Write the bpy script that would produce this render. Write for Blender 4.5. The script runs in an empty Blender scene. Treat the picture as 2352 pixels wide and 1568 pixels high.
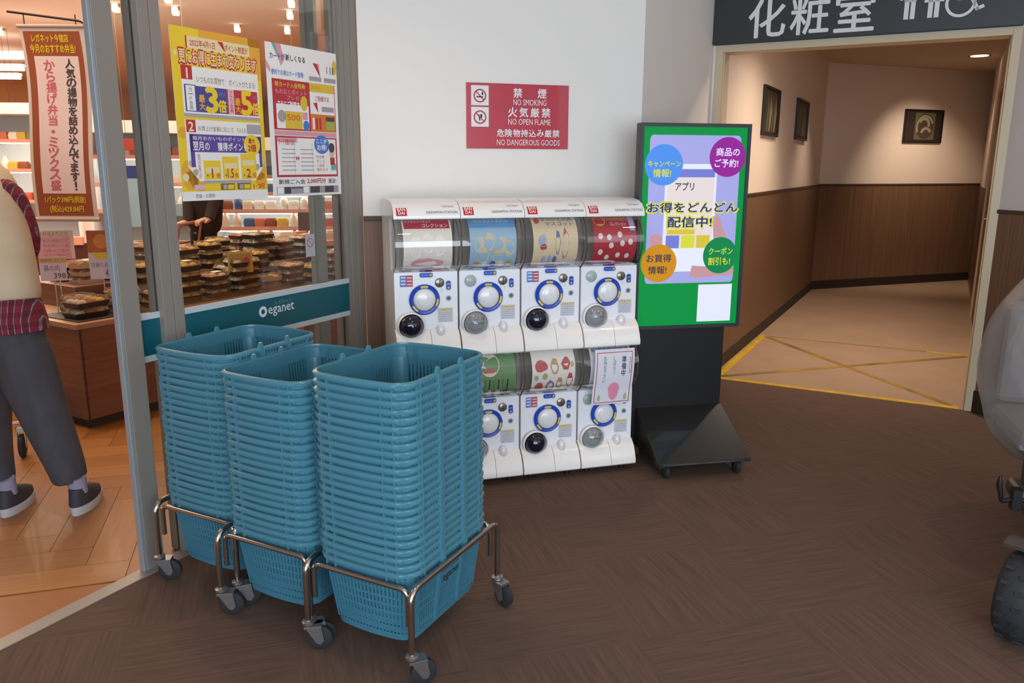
import bpy, bmesh, math, random
from mathutils import Vector, Matrix

random.seed(11)
sc = bpy.context.scene
COL = sc.collection
R = math.radians

# ------------------------------------------------------------------ camera
CAMZ, FPX, PITCH, ROLL = 1.42, 1838.0, R(12.43), R(0.25)
cam_d = bpy.data.cameras.new('camera')
cam = bpy.data.objects.new('camera', cam_d)
COL.objects.link(cam)
cam_d.sensor_width = 36.0
cam_d.lens = 36.0 * FPX / 2352.0
cam_d.clip_start = 0.05
cam.matrix_world = (Matrix.Translation((0, 0, CAMZ)) @ Matrix.Rotation(R(90) - PITCH, 4, 'X')
                    @ Matrix.Rotation(ROLL, 4, 'Z'))
sc.camera = cam

# ------------------------------------------------------------------ world, light, exposure
w = bpy.data.worlds.new('world')
sc.world = w
w.use_nodes = True
w.node_tree.nodes['Background'].inputs[0].default_value = (0.75, 0.87, 1.0, 1)
w.node_tree.nodes['Background'].inputs[1].default_value = 0.35
sc.view_settings.view_transform = 'Standard'
sc.view_settings.look = 'None'
sc.view_settings.gamma = 1.0
sc.view_settings.use_curve_mapping = False
sc.view_settings.exposure = 0.0


def area(name, loc, rot, sx, sy, power, color, spread=180):
    d = bpy.data.lights.new(name, 'AREA')
    d.shape = 'RECTANGLE'
    d.size, d.size_y, d.energy, d.color = sx, sy, power, color
    d.spread = R(spread)
    o = bpy.data.objects.new(name, d)
    o.location, o.rotation_euler = loc, rot
    COL.objects.link(o)
    return o


def spot(name, loc, target, power, color, angle=70, blend=0.6, size=0.04):
    d = bpy.data.lights.new(name, 'SPOT')
    d.energy, d.color, d.spot_size, d.spot_blend, d.shadow_soft_size = power, color, R(angle), blend, size
    o = bpy.data.objects.new(name, d)
    o.location = loc
    o.rotation_euler = (Vector(target) - Vector(loc)).to_track_quat('-Z', 'Y').to_euler()
    COL.objects.link(o)
    return o


DAY = (0.80, 0.90, 1.0)
WARM = (1.0, 0.74, 0.52)
# daylight through the glazed street front behind the photographer
area('daylight_front', (0.6, -2.4, 1.55), (R(90), 0, 0), 5.2, 2.3, 235, DAY)
# daylight through the glazed right flank of the vestibule
area('daylight_side', (4.2, 0.6, 1.7), (R(90), 0, R(75)), 3.0, 2.2, 30, DAY)
# ceiling lamps of the shop floor
STORE_AREAS = [((-3.4, 4.6), 2.6, 100), ((-3.2, 8.6), 4.0, 230), ((-6.5, 8.0), 4.0, 200), ((-6.0, 12.5), 5.0, 260)]
for k, (p_, s_, e_) in enumerate(STORE_AREAS):
    area('shop_ceiling_light', (p_[0], p_[1], 3.02), (0, 0, 0), s_, s_, e_, (1.0, 0.78, 0.58))
# two ceiling lamps of the vestibule
for x_, y_ in ((0.5, 1.6), (1.9, 2.6), (-0.5, 2.8)):
    spot('vestibule_downlight', (x_, y_, 2.93), (x_, y_, 0), 26, WARM, 110, 0.8, 0.05)

# ------------------------------------------------------------------ pixel rays of the photograph (2352 x 1568) to places in the room
_cr, _sr, _cp, _sp = math.cos(ROLL), math.sin(ROLL), math.cos(PITCH), math.sin(PITCH)


def ray(x, y):
    a, b = (x - 1176) / FPX, (y - 784) / FPX
    u, v = _cr * a + _sr * b, -_sr * a + _cr * b
    return Vector((u, _cp - v * _sp, -_sp - v * _cp))


def at(x, y, Y):
    d = ray(x, y)
    return Vector((0, 0, CAMZ)) + d * (Y / d.y)


def fl(x, y, z=0.0):
    d = ray(x, y)
    return Vector((0, 0, CAMZ)) + d * ((z - CAMZ) / d.z)


AG, AW, AO, AR = 28.3, 73.3, 118.3, 163.3     # headings of the four wall facets


def dr(az):
    return Vector((math.sin(R(az)), math.cos(R(az)), 0))


def nr(az):
    return Vector((-math.cos(R(az)), math.sin(R(az)), 0))


def hit(x, y, P, az):
    n, d, C = nr(az), ray(x, y), Vector((0, 0, CAMZ))
    return C + d * (n.dot(Vector(P) - C) / n.dot(d))


def frame(O, az, z=0.0):
    return Matrix.Translation((O[0], O[1], z)) @ Matrix.Rotation(R(90 - az), 4, 'Z')


# ------------------------------------------------------------------ materials
def lin(c):
    if isinstance(c, str):
        c = [int(c[i:i + 2], 16) / 255 for i in (0, 2, 4)]
    return tuple(x / 12.92 if x <= 0.04045 else ((x + 0.055) / 1.055) ** 2.4 for x in c) + (1.0,)


MATS = {}


def mat(name, color='808080', rough=0.5, metal=0.0, noise=0.0, nscale=8.0, stretch=(1, 1, 1), bump=0.0, coat=0.0,
        emit=0.0, color2=None, trans=0.0, spec=0.5, ramp=(0.35, 0.65)):
    if name in MATS:
        return MATS[name]
    m = bpy.data.materials.new(name)
    m.use_nodes = True
    nt = m.node_tree
    b = nt.nodes['Principled BSDF']
    b.inputs['Base Color'].default_value = lin(color)
    b.inputs['Roughness'].default_value = rough
    b.inputs['Metallic'].default_value = metal
    b.inputs['Coat Weight'].default_value = coat
    b.inputs['Specular IOR Level'].default_value = spec
    b.inputs['Transmission Weight'].default_value = trans
    if emit:
        b.inputs['Emission Color'].default_value = lin(color)
        b.inputs['Emission Strength'].default_value = emit
    if noise or bump or color2:
        tc = nt.nodes.new('ShaderNodeTexCoord')
        mp = nt.nodes.new('ShaderNodeMapping')
        mp.inputs['Scale'].default_value = stretch
        nz = nt.nodes.new('ShaderNodeTexNoise')
        nz.inputs['Scale'].default_value = nscale
        nz.inputs['Detail'].default_value = 5
        nt.links.new(tc.outputs['Object'], mp.inputs[0])
        nt.links.new(mp.outputs[0], nz.inputs['Vector'])
        if noise or color2:
            rp = nt.nodes.new('ShaderNodeValToRGB')
            c = lin(color)
            c2 = lin(color2) if color2 else tuple(x * (1 - noise) for x in c[:3]) + (1,)
            rp.color_ramp.elements[0].position, rp.color_ramp.elements[1].position = ramp
            rp.color_ramp.elements[0].color, rp.color_ramp.elements[1].color = c2, c
            nt.links.new(nz.outputs['Fac'], rp.inputs[0])
            nt.links.new(rp.outputs[0], b.inputs['Base Color'])
        if bump:
            bp = nt.nodes.new('ShaderNodeBump')
            bp.inputs['Strength'].default_value = bump
            bp.inputs['Distance'].default_value = 0.01
            nt.links.new(nz.outputs['Fac'], bp.inputs['Height'])
            nt.links.new(bp.outputs[0], b.inputs['Normal'])
    MATS[name] = m
    return m


def glassy(name, tint='ffffff', refl=0.08, milky=0.0, milk='ffffff', rough=0.03, edge=None):
    """thin clear sheet: see-through with a mirror sheen, optionally milky"""
    if name in MATS:
        return MATS[name]
    m = bpy.data.materials.new(name)
    m.use_nodes = True
    nt = m.node_tree
    nt.nodes.remove(nt.nodes['Principled BSDF'])
    out = nt.nodes['Material Output']
    tr = nt.nodes.new('ShaderNodeBsdfTransparent')
    tr.inputs[0].default_value = lin(tint)
    gl = nt.nodes.new('ShaderNodeBsdfGlossy')
    gl.inputs['Roughness'].default_value = rough
    lw = nt.nodes.new('ShaderNodeLayerWeight')
    lw.inputs['Blend'].default_value = 0.25
    mr = nt.nodes.new('ShaderNodeMapRange')
    mr.inputs['To Min'].default_value = refl
    mr.inputs['To Max'].default_value = edge if edge is not None else min(1.0, refl * 6 + 0.1)
    nt.links.new(lw.outputs['Fresnel'], mr.inputs['Value'])
    mx = nt.nodes.new('ShaderNodeMixShader')
    nt.links.new(mr.outputs[0], mx.inputs[0])
    last = tr
    if milky:
        di = nt.nodes.new('ShaderNodeBsdfDiffuse')
        di.inputs[0].default_value = lin(milk)
        tl = nt.nodes.new('ShaderNodeBsdfTranslucent')
        tl.inputs[0].default_value = lin(milk)
        m0 = nt.nodes.new('ShaderNodeMixShader')
        nt.links.new(di.outputs[0], m0.inputs[1])
        nt.links.new(tl.outputs[0], m0.inputs[2])
        m1 = nt.nodes.new('ShaderNodeMixShader')
        m1.inputs[0].default_value = milky
        nt.links.new(tr.outputs[0], m1.inputs[1])
        nt.links.new(m0.outputs[0], m1.inputs[2])
        last = m1
    nt.links.new(last.outputs[0], mx.inputs[1])
    nt.links.new(gl.outputs[0], mx.inputs[2])
    nt.links.new(mx.outputs[0], out.inputs[0])
    MATS[name] = m
    return m


def carpet():
    """carpet tiles laid quarter-turn, each with fine streaks"""
    m = mat('carpet', '6b5045', 0.95, spec=0.15)
    nt = m.node_tree
    b = nt.nodes['Principled BSDF']
    N, L = nt.nodes.new, nt.links.new
    tc = N('ShaderNodeTexCoord')
    ch = N('ShaderNodeTexChecker')
    ch.inputs['Scale'].default_value = 2.0
    rt = N('ShaderNodeMapping')
    rt.inputs['Rotation'].default_value = (0, 0, -R(16.7))
    L(tc.outputs['Object'], rt.inputs[0])
    L(rt.outputs[0], ch.inputs['Vector'])
    outs = []
    for s in ((90, 4, 1), (4, 90, 1)):
        mp = N('ShaderNodeMapping')
        mp.inputs['Scale'].default_value = s
        nz = N('ShaderNodeTexNoise')
        nz.inputs['Scale'].default_value = 1.0
        nz.inputs['Detail'].default_value = 6
        L(rt.outputs[0], mp.inputs[0])
        L(mp.outputs[0], nz.inputs['Vector'])
        outs.append(nz)
    mx = N('ShaderNodeMix')
    L(ch.outputs['Fac'], mx.inputs[0])
    L(outs[0].outputs['Fac'], mx.inputs[2])
    L(outs[1].outputs['Fac'], mx.inputs[3])
    rp = N('ShaderNodeValToRGB')
    rp.color_ramp.elements[0].position, rp.color_ramp.elements[1].position = 0.25, 0.75
    rp.color_ramp.elements[0].color, rp.color_ramp.elements[1].color = lin('57463d'), lin('6d574b')
    L(mx.outputs[0], rp.inputs[0])
    L(rp.outputs[0], b.inputs['Base Color'])
    bp = N('ShaderNodeBump')
    bp.inputs['Strength'].default_value = 0.25
    bp.inputs['Distance'].default_value = 0.003
    L(mx.outputs[0], bp.inputs['Height'])
    L(bp.outputs[0], b.inputs['Normal'])
    return m


def plaid():
    m = mat('plaid_cloth', '7a1f2e', 0.9)
    nt = m.node_tree
    b = nt.nodes['Principled BSDF']
    N, L = nt.nodes.new, nt.links.new
    tc = N('ShaderNodeTexCoord')
    prev = None
    for axis, sc_, col_, thr in (('X', 8, 'b9a9b6', 0.94), ('Z', 7, '3c1626', 0.6), ('X', 8.0, '3c1626', 0.25)):
        wv = N('ShaderNodeTexWave')
        wv.bands_direction = axis
        wv.inputs['Scale'].default_value = sc_ / (1.0 if thr != 0.94 else 0.5)
        L(tc.outputs['Object'], wv.inputs['Vector'])
        gt = N('ShaderNodeMath')
        gt.operation = 'GREATER_THAN'
        gt.inputs[1].default_value = thr
        L(wv.outputs['Fac'], gt.inputs[0])
        mu = N('ShaderNodeMath')
        mu.operation = 'MULTIPLY'
        mu.inputs[1].default_value = 0.75 if thr > 0.9 else 0.45
        L(gt.outputs[0], mu.inputs[0])
        mx = N('ShaderNodeMix')
        mx.data_type = 'RGBA'
        L(mu.outputs[0], mx.inputs[0])
        if prev:
            L(prev.outputs[2], mx.inputs[6])
        else:
            mx.inputs[6].default_value = lin('7c1f30')
        mx.inputs[7].default_value = lin(col_)
        prev = mx
    L(prev.outputs[2], b.inputs['Base Color'])
    return m


# ------------------------------------------------------------------ mesh builder
_TXT = {}


def glyphs(s, bold=0.0):
    key = (s, bold)
    if key not in _TXT:
        c = bpy.data.curves.new('text_tmp', 'FONT')
        c.body = s
        c.size = 1.0
        c.resolution_u = 2
        c.offset = bold
        o = bpy.data.objects.new('text_tmp', c)
        me = bpy.data.meshes.new_from_object(o)
        vs = [tuple(v.co[:2]) for v in me.vertices]
        fs = [tuple(p.vertices) for p in me.polygons]
        bpy.data.objects.remove(o)
        bpy.data.curves.remove(c)
        bpy.data.meshes.remove(me)
        xs, ys = [v[0] for v in vs] or [0, 1], [v[1] for v in vs] or [0, 1]
        _TXT[key] = (vs, fs, min(xs), max(xs), min(ys), max(ys))
    return _TXT[key]


class MB:
    def __init__(s, M=None):
        s.v, s.f, s.m, s.M = [], [], [], M

    def add(s, vs, fs, m=0):
        o = len(s.v)
        s.v += [tuple(s.M @ Vector(p)) if s.M else tuple(p) for p in vs]
        s.f += [tuple(i + o for i in f) for f in fs]
        s.m += [m] * len(fs)
        return s

    def box(s, x0, x1, y0, y1, z0, z1, m=0):
        vs = [(x, y, z) for z in (z0, z1) for y in (y0, y1) for x in (x0, x1)]
        return s.add(vs, [(0, 2, 3, 1), (4, 5, 7, 6), (0, 1, 5, 4), (2, 6, 7, 3), (0, 4, 6, 2), (1, 3, 7, 5)], m)

    def poly(s, pts, m=0):
        return s.add(pts, [tuple(range(len(pts)))], m)

    def loft(s, rings, m=0, caps=True, closed=False):
        n = len(rings[0])
        vs = [p for r in rings for p in r]
        fs = []
        k = len(rings)
        for i in range(k if closed else k - 1):
            a, b = i * n, ((i + 1) % k) * n
            for j in range(n):
                fs.append((a + j, a + (j + 1) % n, b + (j + 1) % n, b + j))
        if caps and not closed:
            fs.append(tuple(range(n))[::-1])
            fs.append(tuple(range((k - 1) * n, k * n)))
        return s.add(vs, fs, m)

    def prism(s, prof, x0, x1, m=0):
        """profile of (y, z) pushed along x"""
        return s.loft([[(x0, y, z) for y, z in prof], [(x1, y, z) for y, z in prof]], m)

    def lathe(s, prof, c=(0, 0, 0), axis='Z', n=24, m=0, caps=True):
        rings = []
        for r, h in prof:
            ring = []
            for i in range(n):
                a = 2 * math.pi * i / n
                p = (r * math.cos(a), r * math.sin(a), h)
                if axis == 'Y':
                    p = (p[0], p[2], p[1])
                if axis == 'X':
                    p = (p[2], p[0], p[1])
                ring.append((p[0] + c[0], p[1] + c[1], p[2] + c[2]))
            rings.append(ring)
        return s.loft(rings, m, caps)

    def ball(s, c, rx, ry=None, rz=None, n=16, k=10, m=0):
        ry, rz = ry or rx, rz or rx
        rings = []
        for i in range(k + 1):
            t = math.pi * (0.02 + 0.96 * i / k)
            rings.append([(c[0] + rx * math.sin(t) * math.cos(2 * math.pi * j / n),
                           c[1] + ry * math.sin(t) * math.sin(2 * math.pi * j / n), c[2] - rz * math.cos(t)) for j in range(n)])
        return s.loft(rings, m)

    def tube(s, pts, r, n=10, m=0, closed=False):
        P = [Vector(p) for p in pts]
        rr = r if isinstance(r, (list, tuple)) else [r] * len(P)
        rings = []
        up = None
        for i, p in enumerate(P):
            a = P[i - 1] if (i or closed) else p
            b = P[(i + 1) % len(P)] if (i < len(P) - 1 or closed) else p
            t = (b - a).normalized()
            if up is None:
                up = Vector((0, 0, 1)) if abs(t.z) < 0.9 else Vector((1, 0, 0))
            x = t.cross(up).normalized()
            up = x.cross(t).normalized()
            rings.append([tuple(p + (x * math.cos(2 * math.pi * j / n) + up * math.sin(2 * math.pi * j / n)) * rr[i]) for j in range(n)])
        return s.loft(rings, m, True, closed)

    def limb(s, nodes, n=14, m=0, flat=1.0):
        """ellipse loft along (point, half width, half depth)"""
        rings = []
        for i, (p, a, b) in enumerate(nodes):
            p = Vector(p)
            q0 = Vector(nodes[max(i - 1, 0)][0])
            q1 = Vector(nodes[min(i + 1, len(nodes) - 1)][0])
            t = (q1 - q0).normalized()
            x = Vector((1, 0, 0)) - t * t.x
            x.normalize()
            y = t.cross(x)
            rings.append([tuple(p + x * (a * math.cos(2 * math.pi * j / n)) + y * (b * math.sin(2 * math.pi * j / n))) for j in range(n)])
        return s.loft(rings, m)

    # flat or curved print: fn(u, v, layer) gives the point in space
    def rect(s, fn, u0, u1, v0, v1, k=1, m=0, nu=1, nv=1):
        vs = [fn(u0 + (u1 - u0) * i / nu, v0 + (v1 - v0) * j / nv, k) for j in range(nv + 1) for i in range(nu + 1)]
        fs = [(j * (nu + 1) + i, j * (nu + 1) + i + 1, (j + 1) * (nu + 1) + i + 1, (j + 1) * (nu + 1) + i)
              for j in range(nv) for i in range(nu)]
        return s.add(vs, fs, m)

    def disc(s, fn, cu, cv, ru, rv=None, k=1, m=0, n=28, r0=0.0, a0=0.0, a1=360.0):
        rv = rv or ru
        full = a1 - a0 >= 360
        A = [R(a0 + (a1 - a0) * i / n) for i in range(n if full else n + 1)]
        o = [fn(cu + ru * math.cos(a), cv + rv * math.sin(a), k) for a in A]
        if r0:
            q = [fn(cu + ru * r0 * math.cos(a), cv + rv * r0 * math.sin(a), k) for a in A]
            L = len(A)
            return s.add(o + q, [(i, (i + 1) % L, L + (i + 1) % L, L + i) for i in range(L if full else L - 1)], m)
        if not full:
            o = [fn(cu, cv, k)] + o
        return s.poly(o, m)

    def text(s, fn, t, u0, u1, v0, v1, k=2, m=0, bold=0.0, stretch=False):
        """lettering fitted in the box, v grows downwards"""
        vs, fs, x0, x1, y0, y1 = glyphs(t, 0.0)
        W, H = (x1 - x0) or 1, (y1 - y0) or 1
        # fn maps u,v in metres or any unit: aspect is kept in that unit
        su, sv = (u1 - u0) / W, (v1 - v0) / H
        if not stretch:
            asp = getattr(fn, 'asp', 1.0)
            su = min(su, sv / asp)
            sv = su * asp
        cu, cv = (u0 + u1) / 2, (v0 + v1) / 2
        if bold >= 0.05:       # broad outline lettering: a ring of overlapping copies
            offs = [(bold * .8 * math.cos(R(45 * i)), bold * .8 * math.sin(R(45 * i))) for i in range(8)]
        elif bold:
            offs = [(0, 0), (bold, 0), (-bold, 0), (0, bold), (0, -bold)]
        else:
            offs = [(0, 0)]
        for i, (ox, oy) in enumerate(offs):
            s.add([fn(cu + (x + ox - (x0 + x1) / 2) * su, cv - (y + oy - (y0 + y1) / 2) * sv, k + 0.11 * i) for x, y in vs], fs, m)
        return s

    def vtext(s, fn, t, cu, v0, v1, wid, k=2, m=0, bold=0.0):
        step = (v1 - v0) / len(t)
        for i, ch in enumerate(t):
            if ch == '・':
                s.disc(fn, cu, v0 + step * (i + .5), wid * .12, wid * .12 * getattr(fn, 'asp', 1.0), k, m, 12)
            elif ch not in ' 　':
                h = min(step * 0.94, wid * getattr(fn, 'asp', 1.0))
                s.text(fn, ch, cu - wid / 2, cu + wid / 2, v0 + step * i, v0 + step * i + h, k, m, bold)
        return s

    def build(s, name, mats, parent=None, smooth=None, bevel=0.0, M=None, subsurf=0, data=False, seg=2):
        me = bpy.data.meshes.new(name)
        me.from_pydata(s.v, [], s.f)
        if not isinstance(mats, (list, tuple)):
            mats = [mats]
        for m in mats:
            me.materials.append(m)
        if any(s.m):
            me.polygons.foreach_set('material_index', s.m)
        if smooth is not None:
            me.polygons.foreach_set('use_smooth', [True] * len(s.f))
            me.set_sharp_from_angle(angle=R(smooth))
        me.update()
        if data:
            return me
        return place(name, me, parent, M, bevel, subsurf, seg)


def place(name, me, parent=None, M=None, bevel=0.0, subsurf=0, seg=2):
    o = bpy.data.objects.new(name, me)
    COL.objects.link(o)
    if parent:
        o.parent = parent
        if M is not None:
            o.matrix_local = M
    elif M is not None:
        o.matrix_world = M
    if bevel:
        b = o.modifiers.new('bevel', 'BEVEL')
        b.width, b.segments, b.limit_method, b.angle_limit = bevel, seg, 'ANGLE', R(40)
    if subsurf:
        b = o.modifiers.new('subsurf', 'SUBSURF')
        b.levels = b.render_levels = subsurf
    return o


def tag(o, label=None, cat=None, group=None, kind=None):
    if label:
        o['label'] = label
    if cat:
        o['category'] = cat
    if group:
        o['group'] = group
    if kind:
        o['kind'] = kind
    return o


def empty(name, label=None, cat=None, M=None, group=None, kind=None, parent=None):
    o = bpy.data.objects.new(name, None)
    o.empty_display_size = 0.05
    COL.objects.link(o)
    if parent:
        o.parent = parent
    if M is not None:
        o.matrix_local = M
    return tag(o, label, cat, group, kind)


def copy_tree(o, parent=None):
    c = o.copy()
    COL.objects.link(c)
    c.parent = parent
    for ch in list(o.children):
        copy_tree(ch, c)
    return c


def struct(o):
    o['kind'] = 'structure'
    return o


def arc(c, r, a0, a1, n):
    return [(c[0] + r * math.cos(R(a0 + (a1 - a0) * i / n)), c[1] + r * math.sin(R(a0 + (a1 - a0) * i / n))) for i in range(n + 1)]


def fillet(pts, r, n=6):
    """round the corners of a polyline"""
    P = [Vector(p) for p in pts]
    out = [P[0]]
    for i in range(1, len(P) - 1):
        a, b, c = P[i - 1], P[i], P[i + 1]
        d0, d1 = (a - b), (c - b)
        q = min(r, d0.length * 0.49, d1.length * 0.49)
        p0, p1 = b + d0.normalized() * q, b + d1.normalized() * q
        for k in range(n + 1):
            t = k / n
            out.append(p0 * (1 - t) ** 2 + b * 2 * t * (1 - t) + p1 * t * t)
    out.append(P[-1])
    return out


# shared materials
WHITE_WALL = mat('white_wall', 'eee9e3', 0.85, bump=0.08, nscale=60)
CORR_WALL = mat('corridor_wall', 'e3d2c2', 0.85, bump=0.08, nscale=60)
WOOD_V = mat('wainscot_wood', '7f5f47', 0.5, color2='654833', nscale=3.0, stretch=(40, 40, 0.5), ramp=(0.3, 0.7))
BASE_DARK = mat('dark_baseboard', '2b2019', 0.6)
ALU = mat('grey_aluminium', '948d85', 0.42, 0.25)
ALU_L = mat('lit_side_aluminium', 'a4adb4', 0.35, 0.4)  # paler copy of the grey, for the brighter side face of the stile
CREAM = mat('cream_trim', 'cdbb9c', 0.5)
BLACK = mat('black_plastic', '151517', 0.45)
CHROME = mat('chrome', 'c9c4bd', 0.16, 1.0)
ZINC = mat('zinc', 'aaa7a8', 0.35, 0.9)
RUBBER = mat('rubber', '242529', 0.75)
PAPER = mat('white_paper', 'eae8e6', 0.7)
def ink(c, rough=0.65):
    return mat('ink_' + c, c, rough)
GLASS = glassy('clear_glass', 'f4f7f6', 0.025)

# ================================================================== THE SETTING
G0 = fl(1461, 1064, 0.035)                 # front right foot of the capsule machines
WP = G0 + nr(AW) * 0.50                    # white wall behind them
CR = hit(1479, 130, WP, AW)
CR.z = 0
CL = hit(826, 250, WP, AW)
CL.z = 0
OO = fl(1930, 905)
FO = frame(OO, AO)
FW = frame(CL, AW)
FG = frame(CL, AG)
WLEN = (CR - CL).length
OL = FO @ Vector((-0.935, 0, 0))
OR_ = FO @ Vector((0.735, 0, 0))
CEIL, CCEIL = 2.95, 2.55
CARPET = carpet()


def slab(name, pts, z0, z1, m):
    mb = MB()
    mb.loft([[(p[0], p[1], z0) for p in pts], [(p[0], p[1], z1) for p in pts]])
    return struct(mb.build(name, m))


A_ = CL - dr(AG) * 8.5
RE = OR_ + dr(AR) * 8.0
vest = [A_, CL, CR, OL, OR_, RE]
slab('floor', vest, -0.06, 0.0, CARPET)
slab('ceiling', vest, CEIL, CEIL + 0.1, mat('vestibule_ceiling', 'd9d4cd', 0.9))


def wall(name, M, length, h, m, wains=None, base=None, t=0.1, x0=0.0, z0=0.0):
    o = struct(MB().box(x0, length, 0, t, z0, h).build(name, m, M=M))
    if wains:
        MB().box(x0, length, -0.012, 0, 0.09, wains).build('wainscot', WOOD_V, o)
        MB().box(x0, length, -0.02, 0, wains, wains + 0.022).build('cap_rail', mat('cap_rail_wood', '4a3326', 0.5), o, bevel=0.003)
    if base:
        MB().box(x0, length, -0.018, 0, 0, base).build('baseboard', BASE_DARK, o)
    return o


wall('wall_back', FW, WLEN, CEIL, WHITE_WALL, 1.165, 0.09)
az_ret = math.degrees(math.atan2(*(OL - CR)[:2]))
wall('wall_side', frame(CR, az_ret), (OL - CR).length, CEIL, WHITE_WALL, 1.165, 0.09)
# wall with the passage opening
wo = struct(MB().box(-0.935, -0.87, 0, 0.12, 0, CEIL).box(0.70, 0.735, 0, 0.12, 0, CEIL)
            .box(-0.87, 0.70, 0, 0.12, 2.14, CEIL).build('wall_passage', WHITE_WALL, M=FO))
wall('wall_right', frame(OR_, AR), 8.0, CEIL, mat('right_wall_paint', 'd6cac6', 0.85, bump=0.06, nscale=60), 1.165, 0.13)
# cream casing of the opening
tr = empty('trim_1', M=FO, kind='structure')
MB().box(-0.915, -0.87, -0.018, 0.0, 0, 2.155).box(-0.885, -0.862, 0, 0.13, 0, 2.118).build('jamb', CREAM, tr, bevel=0.002)
MB().box(0.69, 0.735, -0.018, 0.0, 0, 2.155).box(0.685, 0.705, 0, 0.13, 0, 2.118).build('jamb', CREAM, tr, bevel=0.002)
MB().box(-0.87, 0.69, -0.018, 0.13, 2.118, 2.155).build('head_casing', CREAM, tr, bevel=0.002)

# passage behind the opening
CFLOOR = mat('passage_vinyl', 'b0947c', 0.42, noise=0.12, nscale=3.0)
o = struct(MB().add([(-0.86, 0, 0), (0.80, 0, 0), (0.80, 7.2, 0), (-0.86, 5.2, 0), (-0.86, 0, -.05), (0.80, 0, -.05), (0.80, 7.2, -.05), (-0.86, 5.2, -.05)],
                [(0, 1, 2, 3), (7, 6, 5, 4), (0, 4, 5, 1), (1, 5, 6, 2), (2, 6, 7, 3), (3, 7, 4, 0)]).build('floor_passage', CFLOOR, M=FO))
struct(MB().box(-0.95, 0.95, 0.12, 7.2, CCEIL, CCEIL + 0.08).build('ceiling_passage', mat('passage_ceiling', 'cdb59e', 0.9), M=FO))
o = struct(MB().box(-0.96, -0.86, 0.12, 4.62, 0, CCEIL).build('wall_passage_left', CORR_WALL, M=FO))
MB().box(-0.86, -0.848, 0.12, 4.6, 0.09, 1.2).build('wainscot', WOOD_V, o)
MB().box(-0.86, -0.84, 0.12, 4.6, 1.2, 1.218).build('cap_rail', MATS['cap_rail_wood'], o)
MB().box(-0.86, -0.842, 0.12, 4.6, 0.0, 0.09).build('baseboard', BASE_DARK, o)
PB = FO @ Vector((-0.86, 4.60, 0))
PE = FO @ Vector((0.83, 6.55, 0))
az_pb = math.degrees(math.atan2(*(PE - PB)[:2]))
FPB = frame(PB, az_pb)
wall('wall_passage_back', FPB, (PE - PB).length + 0.1, CCEIL, CORR_WALL, 1.2, 0.10)
# right side of the passage with a door in it
o = struct(MB().box(0.80, 0.9, 0.12, 6.7, 0, CCEIL).build('wall_passage_right', CORR_WALL, M=FO))
MB().box(0.788, 0.80, 0.12, 2.3, 0.09, 1.2).box(0.788, 0.80, 3.5, 6.5, 0.09, 1.2).build('wainscot', WOOD_V, o)
dd = empty('door_1', M=FO, kind='structure')
MB().box(0.785, 0.80, 2.38, 3.42, 0.0, 2.06).build('door_leaf', mat('passage_door', '7a583f', 0.5, noise=0.2, nscale=3, stretch=(1, 20, 1)), dd)
MB().box(0.77, 0.80, 2.30, 2.38, 0, 2.12).box(0.77, 0.80, 3.42, 3.5, 0, 2.12).box(0.77, 0.80, 2.38, 3.42, 2.06, 2.12).build('door_frame', CREAM, dd, bevel=0.003)
MB().tube(fillet([(0.785, 2.46, 1.0), (0.745, 2.46, 1.0), (0.745, 2.58, 1.0)], 0.01), 0.008).build('door_handle', CHROME, dd, smooth=40)

# yellow tape on the passage floor
YT = mat('yellow_tape', 'e2b422', 0.5, noise=0.3, nscale=14)
YF = mat('faded_tape', '6f5636', 0.6, color2='b08a34', nscale=3.0)
tp = empty('floor_tape', 'rectangle of worn yellow tape with a cross stuck on the passage floor', 'tape', FO)


def strip(x0, y0, x1, y1, wd, m, z):
    a, b = Vector((x0, y0, 0)), Vector((x1, y1, 0))
    t = (b - a).normalized()
    n_ = Vector((-t.y, t.x, 0)) * wd / 2
    p = [a + n_, b + n_, b - n_, a - n_]
    MB().loft([[(q.x, q.y, 0.0003) for q in p], [(q.x, q.y, z) for q in p]]).build('tape_strip', m, tp)


strip(-0.84, 0.03, 0.66, 0.03, 0.05, YT, 0.0012)
strip(-0.80, 0.05, -0.80, 1.62, 0.05, YT, 0.0014)
strip(-0.80, 1.60, 0.45, 1.62, 0.03, YF, 0.0010)
strip(0.45, 1.62, 0.76, 1.62, 0.05, YT, 0.0010)
strip(-0.78, 1.58, 0.62, 0.07, 0.045, YF, 0.0018)
strip(-0.78, 0.07, 0.72, 1.58, 0.045, YF, 0.0022)

# three framed pictures
def picture(label, M, wd, ht, art):
    t = empty('framed_picture', label, 'picture', M, 'framed pictures in the passage')
    mb = MB()
    e = 0.016
    mb.box(0, wd, -0.025, 0, 0, e).box(0, wd, -0.025, 0, ht - e, ht).box(0, e, -0.025, 0, e, ht - e).box(wd - e, wd, -0.025, 0, e, ht - e)
    mb.build('frame', mat('black_frame', '14110f', 0.4), t, bevel=0.002)
    MB().box(e, wd - e, -0.010, 0, e, ht - e).build('mount', mat('dark_mount', '2a1b14', 0.7), t)
    fn = lambda u, v, k: (u * wd, -0.0102 - 0.0003 * k, ht * (1 - v))
    mb = MB()
    art(mb, fn)
    mb.build('art_print', [mat('art_olive', '5d5a44', 0.6), mat('art_gold', '8f8c6c', 0.6), mat('art_brown', '46362a', 0.6)], t)


def art1(mb, fn):
    mb.rect(fn, .12, .88, .08, .92, 1, 2)
    for k in range(4):
        x = .25 + .16 * k
        mb.add([fn(x, .9, 2), fn(x + .06, .9, 2), fn(x + .16, .5, 2), fn(x + .05, .12, 2), fn(x + .02, .5, 2)], [(0, 1, 2, 3, 4)], k % 2)


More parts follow.
